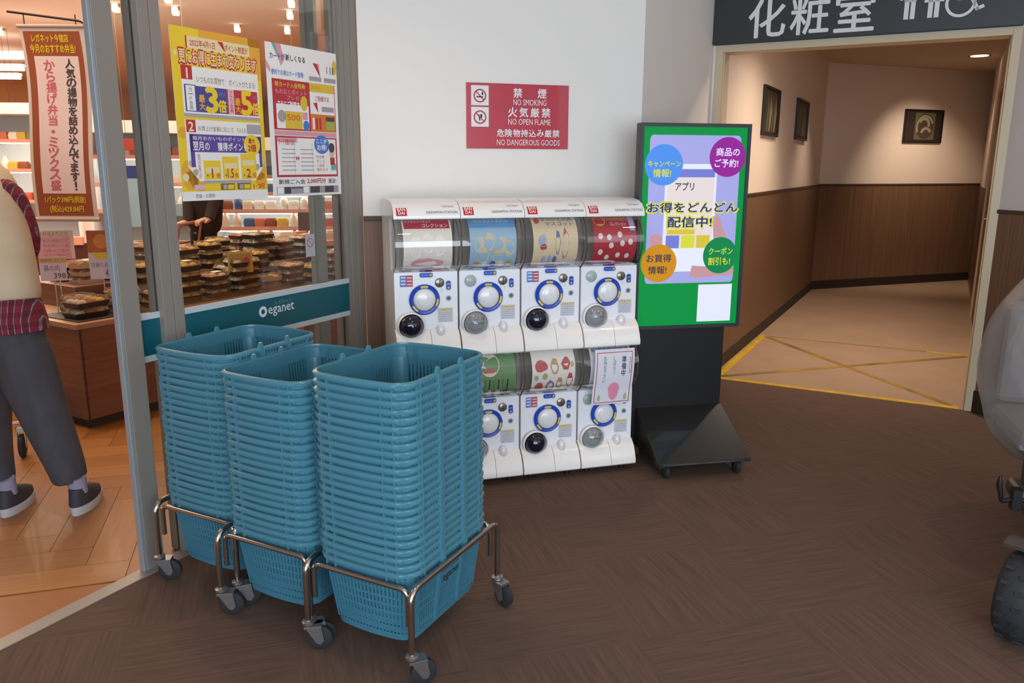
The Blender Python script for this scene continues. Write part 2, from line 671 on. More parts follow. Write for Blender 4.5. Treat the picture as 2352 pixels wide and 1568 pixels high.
def art2(mb, fn):
    mb.rect(fn, .1, .9, .1, .9, 1, 2)
    for k in range(5):
        mb.rect(fn, .16 + .15 * k, .2 + .15 * k, .2, .85, 2, k % 2)


def art3(mb, fn):
    mb.rect(fn, .28, .80, .1, .9, 1, 0)
    mb.disc(fn, .54, .5, .24, .38, 2, 2)
    mb.disc(fn, .54, .52, .23, .36, 3, 1, 28, .80, 150, 340)
    mb.disc(fn, .52, .45, .15, .22, 3, 1, 28, .6, 200, 380)
    mb.disc(fn, .58, .70, .14, .18, 3, 1, 28, .55, 180, 350)


MLW = FO @ Matrix.Translation((-0.86, 1.20, 0)) @ Matrix.Rotation(R(90), 4, 'Z')
picture('black framed picture of gold branches, nearer of the two on the passage side wall', MLW @ Matrix.Translation((0, 0, 1.655)), 0.615, 0.375, art1)
picture('narrow-looking black framed picture on the passage side wall, closer to the corner', MLW @ Matrix.Translation((1.50, 0, 1.665)), 0.63, 0.375, art2)
picture('black framed picture with a pale round swirl on the far passage wall', FPB @ Matrix.Translation((1.17, -0.001, 1.70)), 0.60, 0.385, art3)

# lamps of the passage: recessed downlights washing the walls below the pictures
def downlight(name, p, label, power=0, target=None, group=None, ang=80, r=0.05, glow='ffe2c2', es=6.0):
    t = empty(name, label, 'ceiling light', Matrix.Translation(p), group)
    MB().lathe([(r * 1.3, -0.004), (r * 1.3, 0.0), (r, 0.0), (r, -0.004)], n=20, caps=False).build('rim', mat('lamp_rim', 'd8d0c4', 0.4), t)
    MB().lathe([(r, -0.002), (r, -0.0005)], n=20).build('lamp_lens', mat('lamp_glow', glow, 0.4, emit=es), t)
    if power:
        spot('passage_lamp', (p[0], p[1], p[2] - 0.02), target, power, (1.0, 0.80, 0.62), ang, 1.0, 0.05)


for xl, yl, tx, lab in ((-0.33, 1.5, -0.86, 'recessed ceiling lamp in front of the gold branch picture'),
                        (-0.33, 3.3, -0.86, 'recessed ceiling lamp by the second picture of the passage side wall')):
    p = FO @ Vector((xl, yl, CCEIL))
    downlight('recessed_lamp', p, lab, 70, FO @ Vector((xl - .05, yl, 0.0)), 'recessed lamps of the passage', ang=84)
p = fl(2250, 128, CCEIL)
downlight('recessed_lamp', p, 'bright recessed ceiling lamp near the end of the passage', 120, FPB @ Vector((1.45, -0.02, 1.0)), 'recessed lamps of the passage', r=0.085, ang=80)
p = FO @ Vector((0.0, 0.75, CCEIL))
downlight('recessed_lamp', p, 'recessed ceiling lamp just inside the passage opening', 150, (p.x, p.y, 0), 'recessed lamps of the passage', ang=150)

# ------------------------------------------------------------------ restroom sign over the opening
SG = empty('restroom_sign', 'dark grey overhead board with white restroom lettering and pictograms', 'sign', FO)
MB().box(-0.932, 0.733, -0.055, -0.002, 2.162, 2.62).build('board', mat('sign_charcoal', '2d3033', 0.45), SG, bevel=0.002)
sfn = lambda u, v, k: (u, -0.0553 - 0.0005 * k, -v)
SW = mat('sign_white', 'e4e5e6', 0.5)
mb = MB()
for k, ch in enumerate('化粧室'):
    x = -0.715 + 0.247 * k
    mb.text(sfn, ch, x, x + 0.215, -2.402, -2.187, 1, 0, 0.014)
mb.build('lettering', SW, SG)
mb = MB()


def pict_person(cx, skirt):
    mb.disc(sfn, cx, -2.482, 0.018, 0.018, 1)
    if skirt:
        mb.poly([sfn(cx - .022, -2.458, 1), sfn(cx + .022, -2.458, 1), sfn(cx + .05, -2.34, 1), sfn(cx - .05, -2.34, 1)])
        for s in (-1, 1):
            mb.poly([sfn(cx + s * .026, -2.458, 1), sfn(cx + s * .038, -2.455, 1), sfn(cx + s * .066, -2.37, 1), sfn(cx + s * .054, -2.366, 1)])
    else:
        mb.rect(sfn, cx - .03, cx + .03, -2.458, -2.35, 1)
        for s in (-1, 1):
            mb.rect(sfn, cx + s * .046 - .007, cx + s * .046 + .007, -2.458, -2.36, 1)
    for s in (-1, 1):
        mb.rect(sfn, cx + s * .016 - .012, cx + s * .016 + .012, -2.36, -2.258, 1)


s_old = sfn
sfn = lambda u, v, k: s_old(u - 0.012, v + 0.028, k)
pict_person(0.185, False)
pict_person(0.305, True)
mb.disc(sfn, 0.435, -2.325, 0.075, 0.075, 1, 0, 30, 0.80, -50, 215)
mb.disc(sfn, 0.43, -2.48, 0.02, 0.02, 1)
mb.rect(sfn, 0.42, 0.442, -2.455, -2.34, 1)
mb.rect(sfn, 0.42, 0.49, -2.36, -2.338, 1)
mb.poly([sfn(.475, -2.35, 1), sfn(.492, -2.358, 1), sfn(.53, -2.285, 1), sfn(.513, -2.277, 1)])
mb.poly([sfn(.513, -2.277, 1), sfn(.512, -2.296, 1), sfn(.545, -2.31, 1), sfn(.553, -2.294, 1)])
mb.build('pictogram', SW, SG)

# ------------------------------------------------------------------ red notice board on the white wall
s0 = hit(1070, 189, WP, AW)
s1 = hit(1303, 343, WP, AW)
FN = frame(CL, AW)
l0, l1 = FN.inverted() @ s0, FN.inverted() @ s1
t = empty('warning_sign', 'red no smoking and no open flame board with white lettering on the white wall', 'sign',
          FN @ Matrix.Translation((l0.x, -0.001, l1.z)))
sw, sh = l1.x - l0.x, l0.z - l1.z
MB().box(0, sw, -0.006, 0, 0, sh).build('board', mat('sign_red', 'b9273c', 0.28, coat=0.3), t, bevel=0.001)
nf = lambda u, v, k: (u * sw, -0.0062 - 0.0003 * k, sh * (1 - v))
ni = lambda u, v, k: (u, -0.0062 - 0.0003 * k, sh - v)
mb = MB()
for v0 in (0.04, 0.365):
    mb.rect(nf, 0.045, 0.212, v0, v0 + 0.30, 1, 0)
    cu, cv = 0.1285 * sw, (v0 + 0.155) * sh
    mb.disc(ni, cu, cv, .031, .031, 2, 1, 28, .78)
    mb.add([ni(cu - .022, cv - .018, 2), ni(cu - .018, cv - .022, 2), ni(cu + .022, cv + .018, 2), ni(cu + .018, cv + .022, 2)], [(0, 1, 2, 3)], 1)
    if v0 < .1:
        mb.rect(ni, cu - .016, cu + .014, cv + .002, cv + .008, 3, 2)
        mb.disc(ni, cu + .012, cv - .010, .004, .008, 3, 2)
    else:
        mb.poly([ni(cu - .008, cv - .012, 3), ni(cu - .003, cv - .012, 3), ni(cu + .002, cv + .016, 3), ni(cu - .004, cv + .016, 3)], 2)
        mb.disc(ni, cu + .006, cv - .006, .005, .009, 3, 2)
mb.build('pictogram', [PAPER, ink('c04a58'), ink('30333a')], t)
mb = MB()
for tx, u0, u1, v0, v1, bd in (('禁', .45, .535, .06, .215, .02), ('煙', .69, .775, .06, .215, .02), ('NO SMOKING', .45, .775, .235, .325, 0),
                               ('火', .40, .488, .355, .51, .02), ('気', .51, .595, .355, .51, .02), ('厳', .62, .705, .355, .51, .02), ('禁', .73, .815, .355, .51, .02),
                               ('NO OPEN FLAME', .40, .82, .535, .625, 0), ('NO DANGEROUS GOODS', .29, .915, .855, .945, 0)):
    if len(tx) > 1:
        mb.text(nf, tx, u0, u1, v0, v1, 1, 0, bd, True)
    else:
        mb.text(ni, tx, u0 * sw, u1 * sw, v0 * sh, v1 * sh, 1, 0, bd)
for k, ch in enumerate('危険物持込み厳禁'):
    u = .292 + .0785 * k
    mb.text(ni, ch, u * sw, (u + .068) * sw, .68 * sh, .83 * sh, 1, 0, .02)
mb.build('lettering', SW, t)

# ------------------------------------------------------------------ shop front: posts, panes, teal band
WN = empty('window_1', M=FG, kind='structure')
HG = CEIL


def post(x0, x1, y0, y1, name='post', m=ALU, parent=WN, grooves=()):
    mb = MB()
    xs = [x0] + sorted(g for g in grooves) + [x1]
    for a, b in zip(xs, xs[1:]):
        mb.box(a + (0.0025 if a != x0 else 0), b - (0.0025 if b != x1 else 0), y0, y1, 0, HG)
    mb.box(x0 + .004, x1 - .004, y0 + .004, y1 - .004, 0, HG)
    return mb.build(name, m, parent, bevel=0.0015)


post(-1.114, -1.028, 0.0, 0.077, grooves=(-1.07,))
post(-0.324, -0.248, 0.009, 0.035, grooves=(-0.312,))
post(-0.125, -0.008, 0.0, 0.077, grooves=(-0.095, -0.05,))
MB().box(-0.128, -0.124, 0.03, 0.036, 0, HG).box(-1.117, -1.113, 0.03, 0.036, 0, HG).build('seal', mat('dark_seal', '3a3836', .7), WN)
MB().box(-1.028, -0.324, 0.0, 0.008, 0.05, HG).build('pane', GLASS, WN)
MB().box(-0.324, -0.125, 0.0, 0.008, 0.05, HG).build('pane', GLASS, WN)
MB().box(-1.028, -0.125, -0.004, 0.05, 0, 0.05).build('bottom_rail', ALU, WN, bevel=0.002)
MB().box(-1.25, -1.114, 0.03, 0.036, 0.0, HG).build('pane', GLASS, WN)
bd = MB().box(-1.25, -1.114, 0.026, 0.0295, 0.765, 0.892).box(-1.028, -0.125, -0.003, -0.0003, 0.765, 0.892).build('teal_band', mat('teal_film', '0d5763', 0.35), WN)
MB().box(-1.25, -1.114, 0.024, 0.0295, 0.892, 0.914).box(-1.028, -0.125, -0.005, -0.0003, 0.892, 0.914) \
    .box(-1.25, -1.114, 0.024, 0.0295, 0.743, 0.765).box(-1.028, -0.125, -0.005, -0.0003, 0.743, 0.765).build('band_edging', mat('band_white', 'b9c3c8', 0.4), WN)
tf = lambda u, v, k: (u - .012, -0.0033 - 0.0004 * k, -v)
mb = MB()
mb.text(tf, 'レガネット', -0.585, -0.475, -0.878, -0.860, 1, 1)
mb.disc(tf, -0.645, -0.842, 0.022, 0.022, 1, 0, 24, .45)
mb.text(tf, 'eganet', -0.617, -0.47, -0.858, -0.815, 1, 0, .01)
mb.build('lettering', [mat('film_white', 'd2dade', 0.5), mat('film_pale', '6f9aa2', 0.5)], WN)
# sliding door stile at the edge of the doorway and the head beam over it
DR = empty('door_2', M=FG, kind='structure')
MB().box(-1.277, -1.207, 0.0, 0.028, 0.0, HG).build('stile', ALU, DR, bevel=0.002)
MB().box(-1.290, -1.277, 0.002, 0.026, 0.0, HG).build('lit_side_strip', ALU_L, DR, bevel=0.002)  # left side face of the stile, its brightness painted in as a paler strip
MB().box(-3.4, -1.29, 0.0, 0.10, 2.55, HG).build('head_beam', ALU, DR, bevel=0.003)
MB().box(-3.5, -1.03, -0.03, 0.03, -0.02, 0.004).build('threshold', ALU, DR)
# glazing further along the shop front, past the doorway
WN2 = empty('window_2', M=FG, kind='structure')
post(-3.55, -3.4, -0.03, 0.09, parent=WN2)
MB().box(-8.4, -3.55, 0.02, 0.028, 0.05, HG).build('pane', GLASS, WN2)
MB().box(-8.4, -3.55, 0.0, 0.06, 0, 0.05).build('bottom_rail', ALU, WN2, bevel=0.002)

# ------------------------------------------------------------------ shop hall: floor, planks, ceiling, walls
def shop_pts(a):
    return [FG @ Vector(p) for p in a]


SP = shop_pts([(-8.5, 0.0, 0), (0.0, 0.0, 0), (9, 0.02, 0), (14, 14.5, 0), (-8.5, 14.5, 0)])
sf = slab('floor_shop', SP, -0.06, -0.004, mat('shop_floor_base', '9a5f2c', 0.4))
slab('ceiling_shop', SP, 3.05, 3.15, mat('shop_ceiling', 'eadfd8', 0.9))
WALL_OR = mat('shop_wall_orange', 'e2b98a', 0.85)
a, b = FG @ Vector((-8.5, 14.4, 0)), FG @ Vector((14, 14.4, 0))
o = struct(MB().box(0, (b - a).length, 0, 0.1, 0, 3.05).build('wall_shop_back', WALL_OR, M=frame(a, AG)))
a = FG @ Vector((8.8, 0.2, 0))
b = FG @ Vector((13.9, 14.5, 0))
o = struct(MB().box(0, (b - a).length, -0.1, 0, 0, 3.05).build('wall_shop_side', WALL_OR, M=frame(a, math.degrees(math.atan2(*(b - a)[:2])))))
o = struct(MB().box(0.02, 9, -0.0, 0.1, 0, 3.05).build('wall_shop_front', mat('shop_front_wall', 'c99a70', 0.85), M=FG @ Matrix.Translation((0, 0.02, 0))))
# herringbone planks by the doorway
def plank_material():
    m = mat('oak_plank', 'a4622a', 0.45, coat=0.05)
    nt = m.node_tree
    b = nt.nodes['Principled BSDF']
    N, L = nt.nodes.new, nt.links.new
    tc, mp, nz, oi, ad, rp = (N('ShaderNodeTexCoord'), N('ShaderNodeMapping'), N('ShaderNodeTexNoise'), N('ShaderNodeObjectInfo'), N('ShaderNodeMath'), N('ShaderNodeValToRGB'))
    mp.inputs['Scale'].default_value = (3, 40, 1)
    nz.inputs['Detail'].default_value = 5
    nz.inputs['Scale'].default_value = 1.0
    L(tc.outputs['Object'], mp.inputs[0])
    L(mp.outputs[0], nz.inputs['Vector'])
    ad.operation = 'MULTIPLY_ADD'
    L(oi.outputs['Random'], ad.inputs[0])
    ad.inputs[1].default_value = 0.5
    L(nz.outputs['Fac'], ad.inputs[2])
    rp.color_ramp.elements[0].position, rp.color_ramp.elements[1].position = 0.4, 1.0
    rp.color_ramp.elements[0].color, rp.color_ramp.elements[1].color = lin('8a5622'), lin('a36c33')
    L(ad.outputs[0], rp.inputs[0])
    L(rp.outputs[0], b.inputs['Base Color'])
    return m


PW, PL = 0.15, 0.60
pm = MB().box(0.001, PL - 0.001, 0.001, PW - 0.001, -0.003, 0.0).build('plank', plank_material(), data=True)
rot = Matrix.Rotation(R(45), 4, 'Z')
n_pl = 0
for i in range(-14, 26):
    for j in range(-10, 14):
        # classic herringbone cell, two planks
        bx = i * PW + j * PL
        by = i * PW - j * PL
        for kind in (0, 1):
            Ml = rot @ Matrix.Translation((bx, by, 0)) @ (Matrix() if kind == 0 else Matrix.Translation((PW, PW, 0)) @ Matrix.Rotation(R(90), 4, 'Z'))
            M = Matrix.Translation((-2.2, 1.2, 0)) @ Matrix.Rotation(R(61.7), 4, 'Z') @ Ml
            c = M @ Vector((PL / 2, PW / 2, 0))
            lc = FG.inverted() @ c
            # in the part of the floor seen through the doorway
            if lc.y > 0.28 and lc.y < 2.6 and -2.9 < c.x < -0.9 and 1.9 < c.y < 4.6 and n_pl < 300:
                o = place('plank', pm, sf)
                o.matrix_local = M
                n_pl += 1

# ================================================================== SHOPPING BASKETS ON WHEELED STANDS
TEAL = mat('teal_plastic', '437d93', 0.3, noise=0.06, nscale=5)
TEAL_RIM = mat('teal_rim_plastic', '4b8294', 0.25)
BH, BW, BL = 0.235, 0.345, 0.44          # basket height, width, length
PIT = 0.0238                             # rise per nested basket


def rrect(w_, l_, r, z, n=5):
    pts = []
    for cx, cy, a0 in ((w_ / 2 - r, l_ / 2 - r, 0), (-w_ / 2 + r, l_ / 2 - r, 90), (-w_ / 2 + r, -l_ / 2 + r, 180), (w_ / 2 - r, -l_ / 2 + r, 270)):
        for x, y in arc((cx, cy), r, a0, a0 + 90, n):
            pts.append((x, y, z))
    return pts


def brect(w_, l_, r, z, n=5, bow=0.014):
    """rounded rectangle whose short ends bow outwards"""
    P = rrect(w_, l_, r, z, n)
    out = []
    for i, p in enumerate(P):
        q = P[(i + 1) % len(P)]
        out.append(p)
        if (Vector(q) - Vector(p)).length > 0.1:
            for k in range(1, 6):
                t = k / 6
                out.append(tuple(a + (b - a) * t for a, b in zip(p, q)))
    h = w_ / 2
    return [(x, y + math.copysign(bow * max(0, 1 - (x / h) ** 2), y) * (1 if abs(y) > l_ / 2 - r - .001 else 0), z) for x, y, z in out]


def size_at(z):
    t = z / BH
    return 0.275 + (0.325 - 0.275) * t, 0.365 + (0.42 - 0.365) * t


def basket_body():
    mb = MB()
    # floor plate
    w0, l0 = size_at(0)
    mb.loft([brect(w0 - 0.02, l0 - 0.02, 0.03, 0.0), brect(w0, l0, 0.035, 0.008), brect(w0 - 0.006, l0 - 0.006, 0.035, 0.010)])
    # solid upper wall band, mid girdle and bottom girdle (thin shells)
    for z0, z1 in ((0.190, BH - 0.012), (0.006, 0.026), (0.092, 0.100)):
        a, b = size_at(z0), size_at(z1)
        o1, o2 = brect(*a, 0.04, z0), brect(*b, 0.045, z1)
        i2, i1 = brect(b[0] - .005, b[1] - .005, .043, z1), brect(a[0] - .005, a[1] - .005, .038, z0)
        mb.loft([o1, o2, i2, i1], closed=True)
    # upright bars between the girdles leave open slots
    for z0, z1 in ((0.024, 0.192),):
        (wa, la), (wb, lb) = size_at(z0), size_at(z1)
        for side in range(4):
            along = la if side % 2 else wa
            nb = 28 if side % 2 else 21
            for k in range(nb):
                t = (k + 0.5) / nb - 0.5
                hw = 0.0026
                pts = []
                for (w_, l_, z) in ((wa, la, z0), (wb, lb, z1)):
                    s_ = (l_ if side % 2 else w_) - 0.03
                    d_ = (w_ if side % 2 else l_) / 2
                    for off, dep in ((-hw, 0), (hw, 0), (hw, -0.005), (-hw, -0.005)):
                        x, y = t * s_ + off, d_ + dep - 0.0005
                        if side % 2 == 0:
                            y += 0.014 * max(0, 1 - (2 * x / w_) ** 2)
                        if side == 0:
                            p = (x, y, z)
                        elif side == 2:
                            p = (-x, -y, z)
                        elif side == 1:
                            p = (y, -x, z)
                        else:
                            p = (-y, x, z)
                        pts.append(p)
                mb.loft([pts[:4], pts[4:]])
        # solid corner posts
        for sx in (1, -1):
            for sy in (1, -1):
                r_ = []
                for (w_, l_, z) in ((wa, la, z0), (wb, lb, z1)):
                    rr = 0.04
                    c = (sx * (w_ / 2 - rr), sy * (l_ / 2 - rr))
                    a0 = {(1, 1): 0, (-1, 1): 90, (-1, -1): 180, (1, -1): 270}[(sx, sy)]
                    out = arc(c, rr, a0, a0 + 90, 5)
                    inn = arc(c, rr - .005, a0 + 90, a0, 5)
                    r_.append([(x, y, z) for x, y in out + inn])
                mb.loft(r_)
    # two stout ribs outside each long wall, finned corners
    for sx in (1, -1):
        for y in (-0.062, 0.062):
            (wa, _), (wb, _) = size_at(0.02), size_at(0.222)
            mb.loft([[(sx * (wa / 2 - .002), y - .008, .02), (sx * (wa / 2 + .006), y - .007, .02), (sx * (wa / 2 + .006), y + .007, .02), (sx * (wa / 2 - .002), y + .008, .02)],
                     [(sx * (wb / 2 - .002), y - .010, .222), (sx * (wb / 2 + .010), y - .008, .222), (sx * (wb / 2 + .010), y + .008, .222), (sx * (wb / 2 - .002), y + .010, .222)]])
    # solid name panels in the upper middle of the long walls
    for sx in (1, -1):
        a, b = size_at(.115)[0] / 2, size_at(.195)[0] / 2
        mb.loft([[(sx * a, -.05, .115), (sx * a, .05, .115), (sx * (a - .004), .05, .115), (sx * (a - .004), -.05, .115)], [(sx * b, -.05, .195), (sx * b, .05, .195), (sx * (b - .004), .05, .195), (sx * (b - .004), -.05, .195)]])
    return mb.build('shopping_basket', TEAL, data=True, smooth=35)


def basket_rim():
    mb = MB()
    z = BH
    prof = [(0.0, -0.014), (0.0085, -0.013), (0.0105, -0.004), (0.008, 0.0), (0.0, 0.0015), (-0.0015, -0.004)]
    rings = []
    for dx, dz in prof:
        rings.append(brect(0.325 + 2 * dx, 0.42 + 2 * dx, 0.048 + dx * .5, z + dz, 6))
    mb.loft(rings, closed=True)
    # fins under the rim: they read as the fine comb between the rims
    for sx in (1, -1):
        for k in range(26):
            y = -0.165 + 0.33 * k / 25
            if min(abs(y - .062), abs(y + .062)) < .016:
                continue
            mb.box(sx * .1615 - .0, sx * .1685, y - .0015, y + .0015, z - .024, z - .012)
    # lugs that line up into ribs when the baskets are nested
    for sx in (1, -1):
        for y in (-.062, .062):
            mb.box(min(sx * .160, sx * .1775), max(sx * .160, sx * .1775), y - .009, y + .009, z - .030, z - .001)
        for y in (-.155, .155):
            mb.box(min(sx * .160, sx * .1735), max(sx * .160, sx * .1735), y - .002, y + .002, z - .026, z - .006)
    for sy in (1, -1):
        for x in (-.125, .125, -.09, .09):
            yy = .2195 + .014 * (1 - (x / .1625) ** 2)
            mb.box(x - .002, x + .002, min(sy * .205, sy * yy), max(sy * .205, sy * yy), z - .026, z - .008)
    return mb.build('rim', TEAL_RIM, data=True, smooth=50)


def lug_mesh():
    mb = MB()
    mb.loft([[(-.006, -.010, -.012), (.006, -.010, -.012), (.006, .010, -.012), (-.006, .010, -.012)],
             [(-.005, -.009, .004), (.005, -.009, .004), (.005, .009, .004), (-.005, .009, .004)],
             [(-.004, -.005, .017), (.004, -.005, .017), (.004, .005, .017), (-.004, .005, .017)]])
    return mb.build('hinge_lug', TEAL_RIM, data=True)


BB, BR_, LUG = basket_body(), basket_rim(), lug_mesh()
ORD = ['topmost', 'second', 'third', 'fourth', 'fifth', 'sixth', 'seventh', 'eighth', 'ninth', 'tenth', 'eleventh', 'twelfth', 'thirteenth', 'fourteenth',
       'fifteenth', 'sixteenth', 'seventeenth', 'eighteenth', 'nineteenth', 'twentieth', 'twenty-first', 'twenty-second', 'twenty-third', 'twenty-fourth', 'twenty-fifth', 'twenty-sixth']
AZL = 27.4
FRZ = 0.285       # rail height of the stands


def basket_stand(label, M):
    t = empty('basket_stand', label, 'stand', M, 'wheeled stands under the basket stacks')
    r = 0.0095
    hx, hy = 0.186, 0.236
    for s in (-1, 1):      # long rails with their two legs
        MB().tube(fillet([(s * hx, -hy - .012, 0.085), (s * hx, -hy - .012, FRZ), (s * hx, hy + .012, FRZ), (s * hx, hy + .012, 0.085)], 0.045, 7), r, 12).build('side_frame', CHROME, t, smooth=50)
    for s in (-1, 1):      # short rails, bent down and welded to the legs
        y = s * (hy - .003)
        MB().tube(fillet([(-hx + .019, y, FRZ - .115), (-hx + .019, y, FRZ - .008), (hx - .019, y, FRZ - .008), (hx - .019, y, FRZ - .115)], 0.03, 6), r * .85, 12).build('end_rail', CHROME, t, smooth=50)
    k = 0
    for sx in (-1, 1):
        for sy in (-1, 1):
            c = empty('castor', parent=t, M=Matrix.Translation((sx * hx, sy * (hy + .012), 0)) @ Matrix.Rotation(R((35, 10, 50, -20)[k]), 4, 'Z'))
            k += 1
            MB().lathe([(.013, .082), (.019, .084), (.019, .092), (.011, .096)], n=16).box(-.012, .040, -.019, .019, .074, .082).build('swivel', ZINC, c, smooth=40)
            for s in (-1, 1):
                MB().add([(-.008, s * .017, .080), (.038, s * .017, .080), (.046, s * .017, .035), (.036, s * .017, .022), (.024, s * .017, .026),
                          (-.008, s * .0195, .080), (.038, s * .0195, .080), (.046, s * .0195, .035), (.036, s * .0195, .022), (.024, s * .0195, .026)],
                         [(0, 1, 2, 3, 4), (9, 8, 7, 6, 5), (0, 5, 6, 1), (1, 6, 7, 2), (2, 7, 8, 3), (3, 8, 9, 4), (4, 9, 5, 0)]).build('fork', ZINC, c)
            MB().lathe([(.010, -.011), (.030, -.012), (.0375, -.008), (.0375, .008), (.030, .012), (.010, .011)], (.032, 0, .0375), 'Y', 24).build('wheel', RUBBER, c, smooth=40)
    return t


def stack(M, n, where, stand_label):
    basket_stand(stand_label, M)
    z0 = FRZ + 0.012 - (BH - .012)
    first = None
    for k in range(n):
        o = place('shopping_basket', BB, None, M @ Matrix.Translation((0.0015 * math.sin(k * 2.1), 0.002 * math.cos(k * 1.3), z0 + k * PIT)))
        i = n - 1 - k
        if i == 0:
            lab = 'teal shopping basket with open interior on top of the %s' % where
        elif k == 0:
            lab = 'bottom teal shopping basket with slotted sides in the %s' % where
        else:
            lab = '%s teal shopping basket from the top of the %s' % (ORD[i], where)
        tag(o, lab, 'basket', 'nested baskets in the ' + where)
        place('rim', BR_, o)
        for sx in (-1, 1):
            for y in (-.062, .062):
                if i == 0:
                    place('hinge_lug', LUG, o, Matrix.Translation((sx * .166, y, BH)))
        if k == 0 and 'tallest' in where:
            f = lambda u, v, q: ((0.1375 + 0.025 * (v / BH)) + 0.0022 + 0.0004 * q, u, v)
            g = lambda u, v, q: f(u, -v, q)
            mb = MB()
            mb.rect(g, -.075, .075, -.165, -.112, 1, 0)
            mb.text(g, 'Reganet', -.062, .062, -.156, -.122, 2, 1, .012)
            mb.build('name_panel', [TEAL, ink('1d2430')], o)
    return z0 + (n - 1) * PIT + BH


NEAR = fl(935, 884, 0.86)
NEAR.z = 0
FA = frame(NEAR, 117.4)                    # x along the short sides, y along the long sides
MA = FA @ Matrix.Translation((-BW / 2, BL / 2, 0))
stack(MA, 24, 'tallest front stack', 'chrome stand on castors under the tallest front basket stack')
MBk = FA @ Matrix.Translation((-0.375 - BW / 2, 0.015 + BL / 2, 0))
stack(MBk, 22, 'middle stack', 'chrome stand on castors under the middle basket stack')
MCk = FA @ Matrix.Translation((-0.735 - BW / 2, 0.075 + BL / 2, 0))
stack(MCk, 23, 'stack beside the shop front post', 'chrome stand on castors under the basket stack beside the shop front post')

# ================================================================== CAPSULE TOY MACHINES
GW = mat('machine_white', 'f3efeb', 0.22, coat=0.3)
GWP = mat('machine_panel_white', 'eef0f5', 0.3)
GGREY = mat('machine_grey', '5d5853', 0.5)
GIN = mat('machine_inside', 'b0aaa4', 0.6)
GBLUE = mat('dial_blue', '2147b8', 0.35)
GYEL = mat('dial_yellow', 'd9c93a', 0.4)
GKNOB = mat('dial_white', 'e6e6e8', 0.2, coat=0.4)
GBLK = mat('chute_black', '17172a', 0.08, coat=0.6)
GGL = mat('chute_grey', '8d9296', 0.12, coat=0.5)
GWIN = glassy('machine_window', 'fbfaf8', 0.08, 0.0, rough=0.02, edge=0.5)
PITCHX = 0.281
GM = frame(G0, AW)


def win_arc(r, n=14):
    """window curve: y, z points from bottom to top"""
    return [(0.135 - r * math.cos(R(a)), 0.475 + r * math.sin(R(a))) for a in [-66 + 132 * i / n for i in range(n + 1)]]


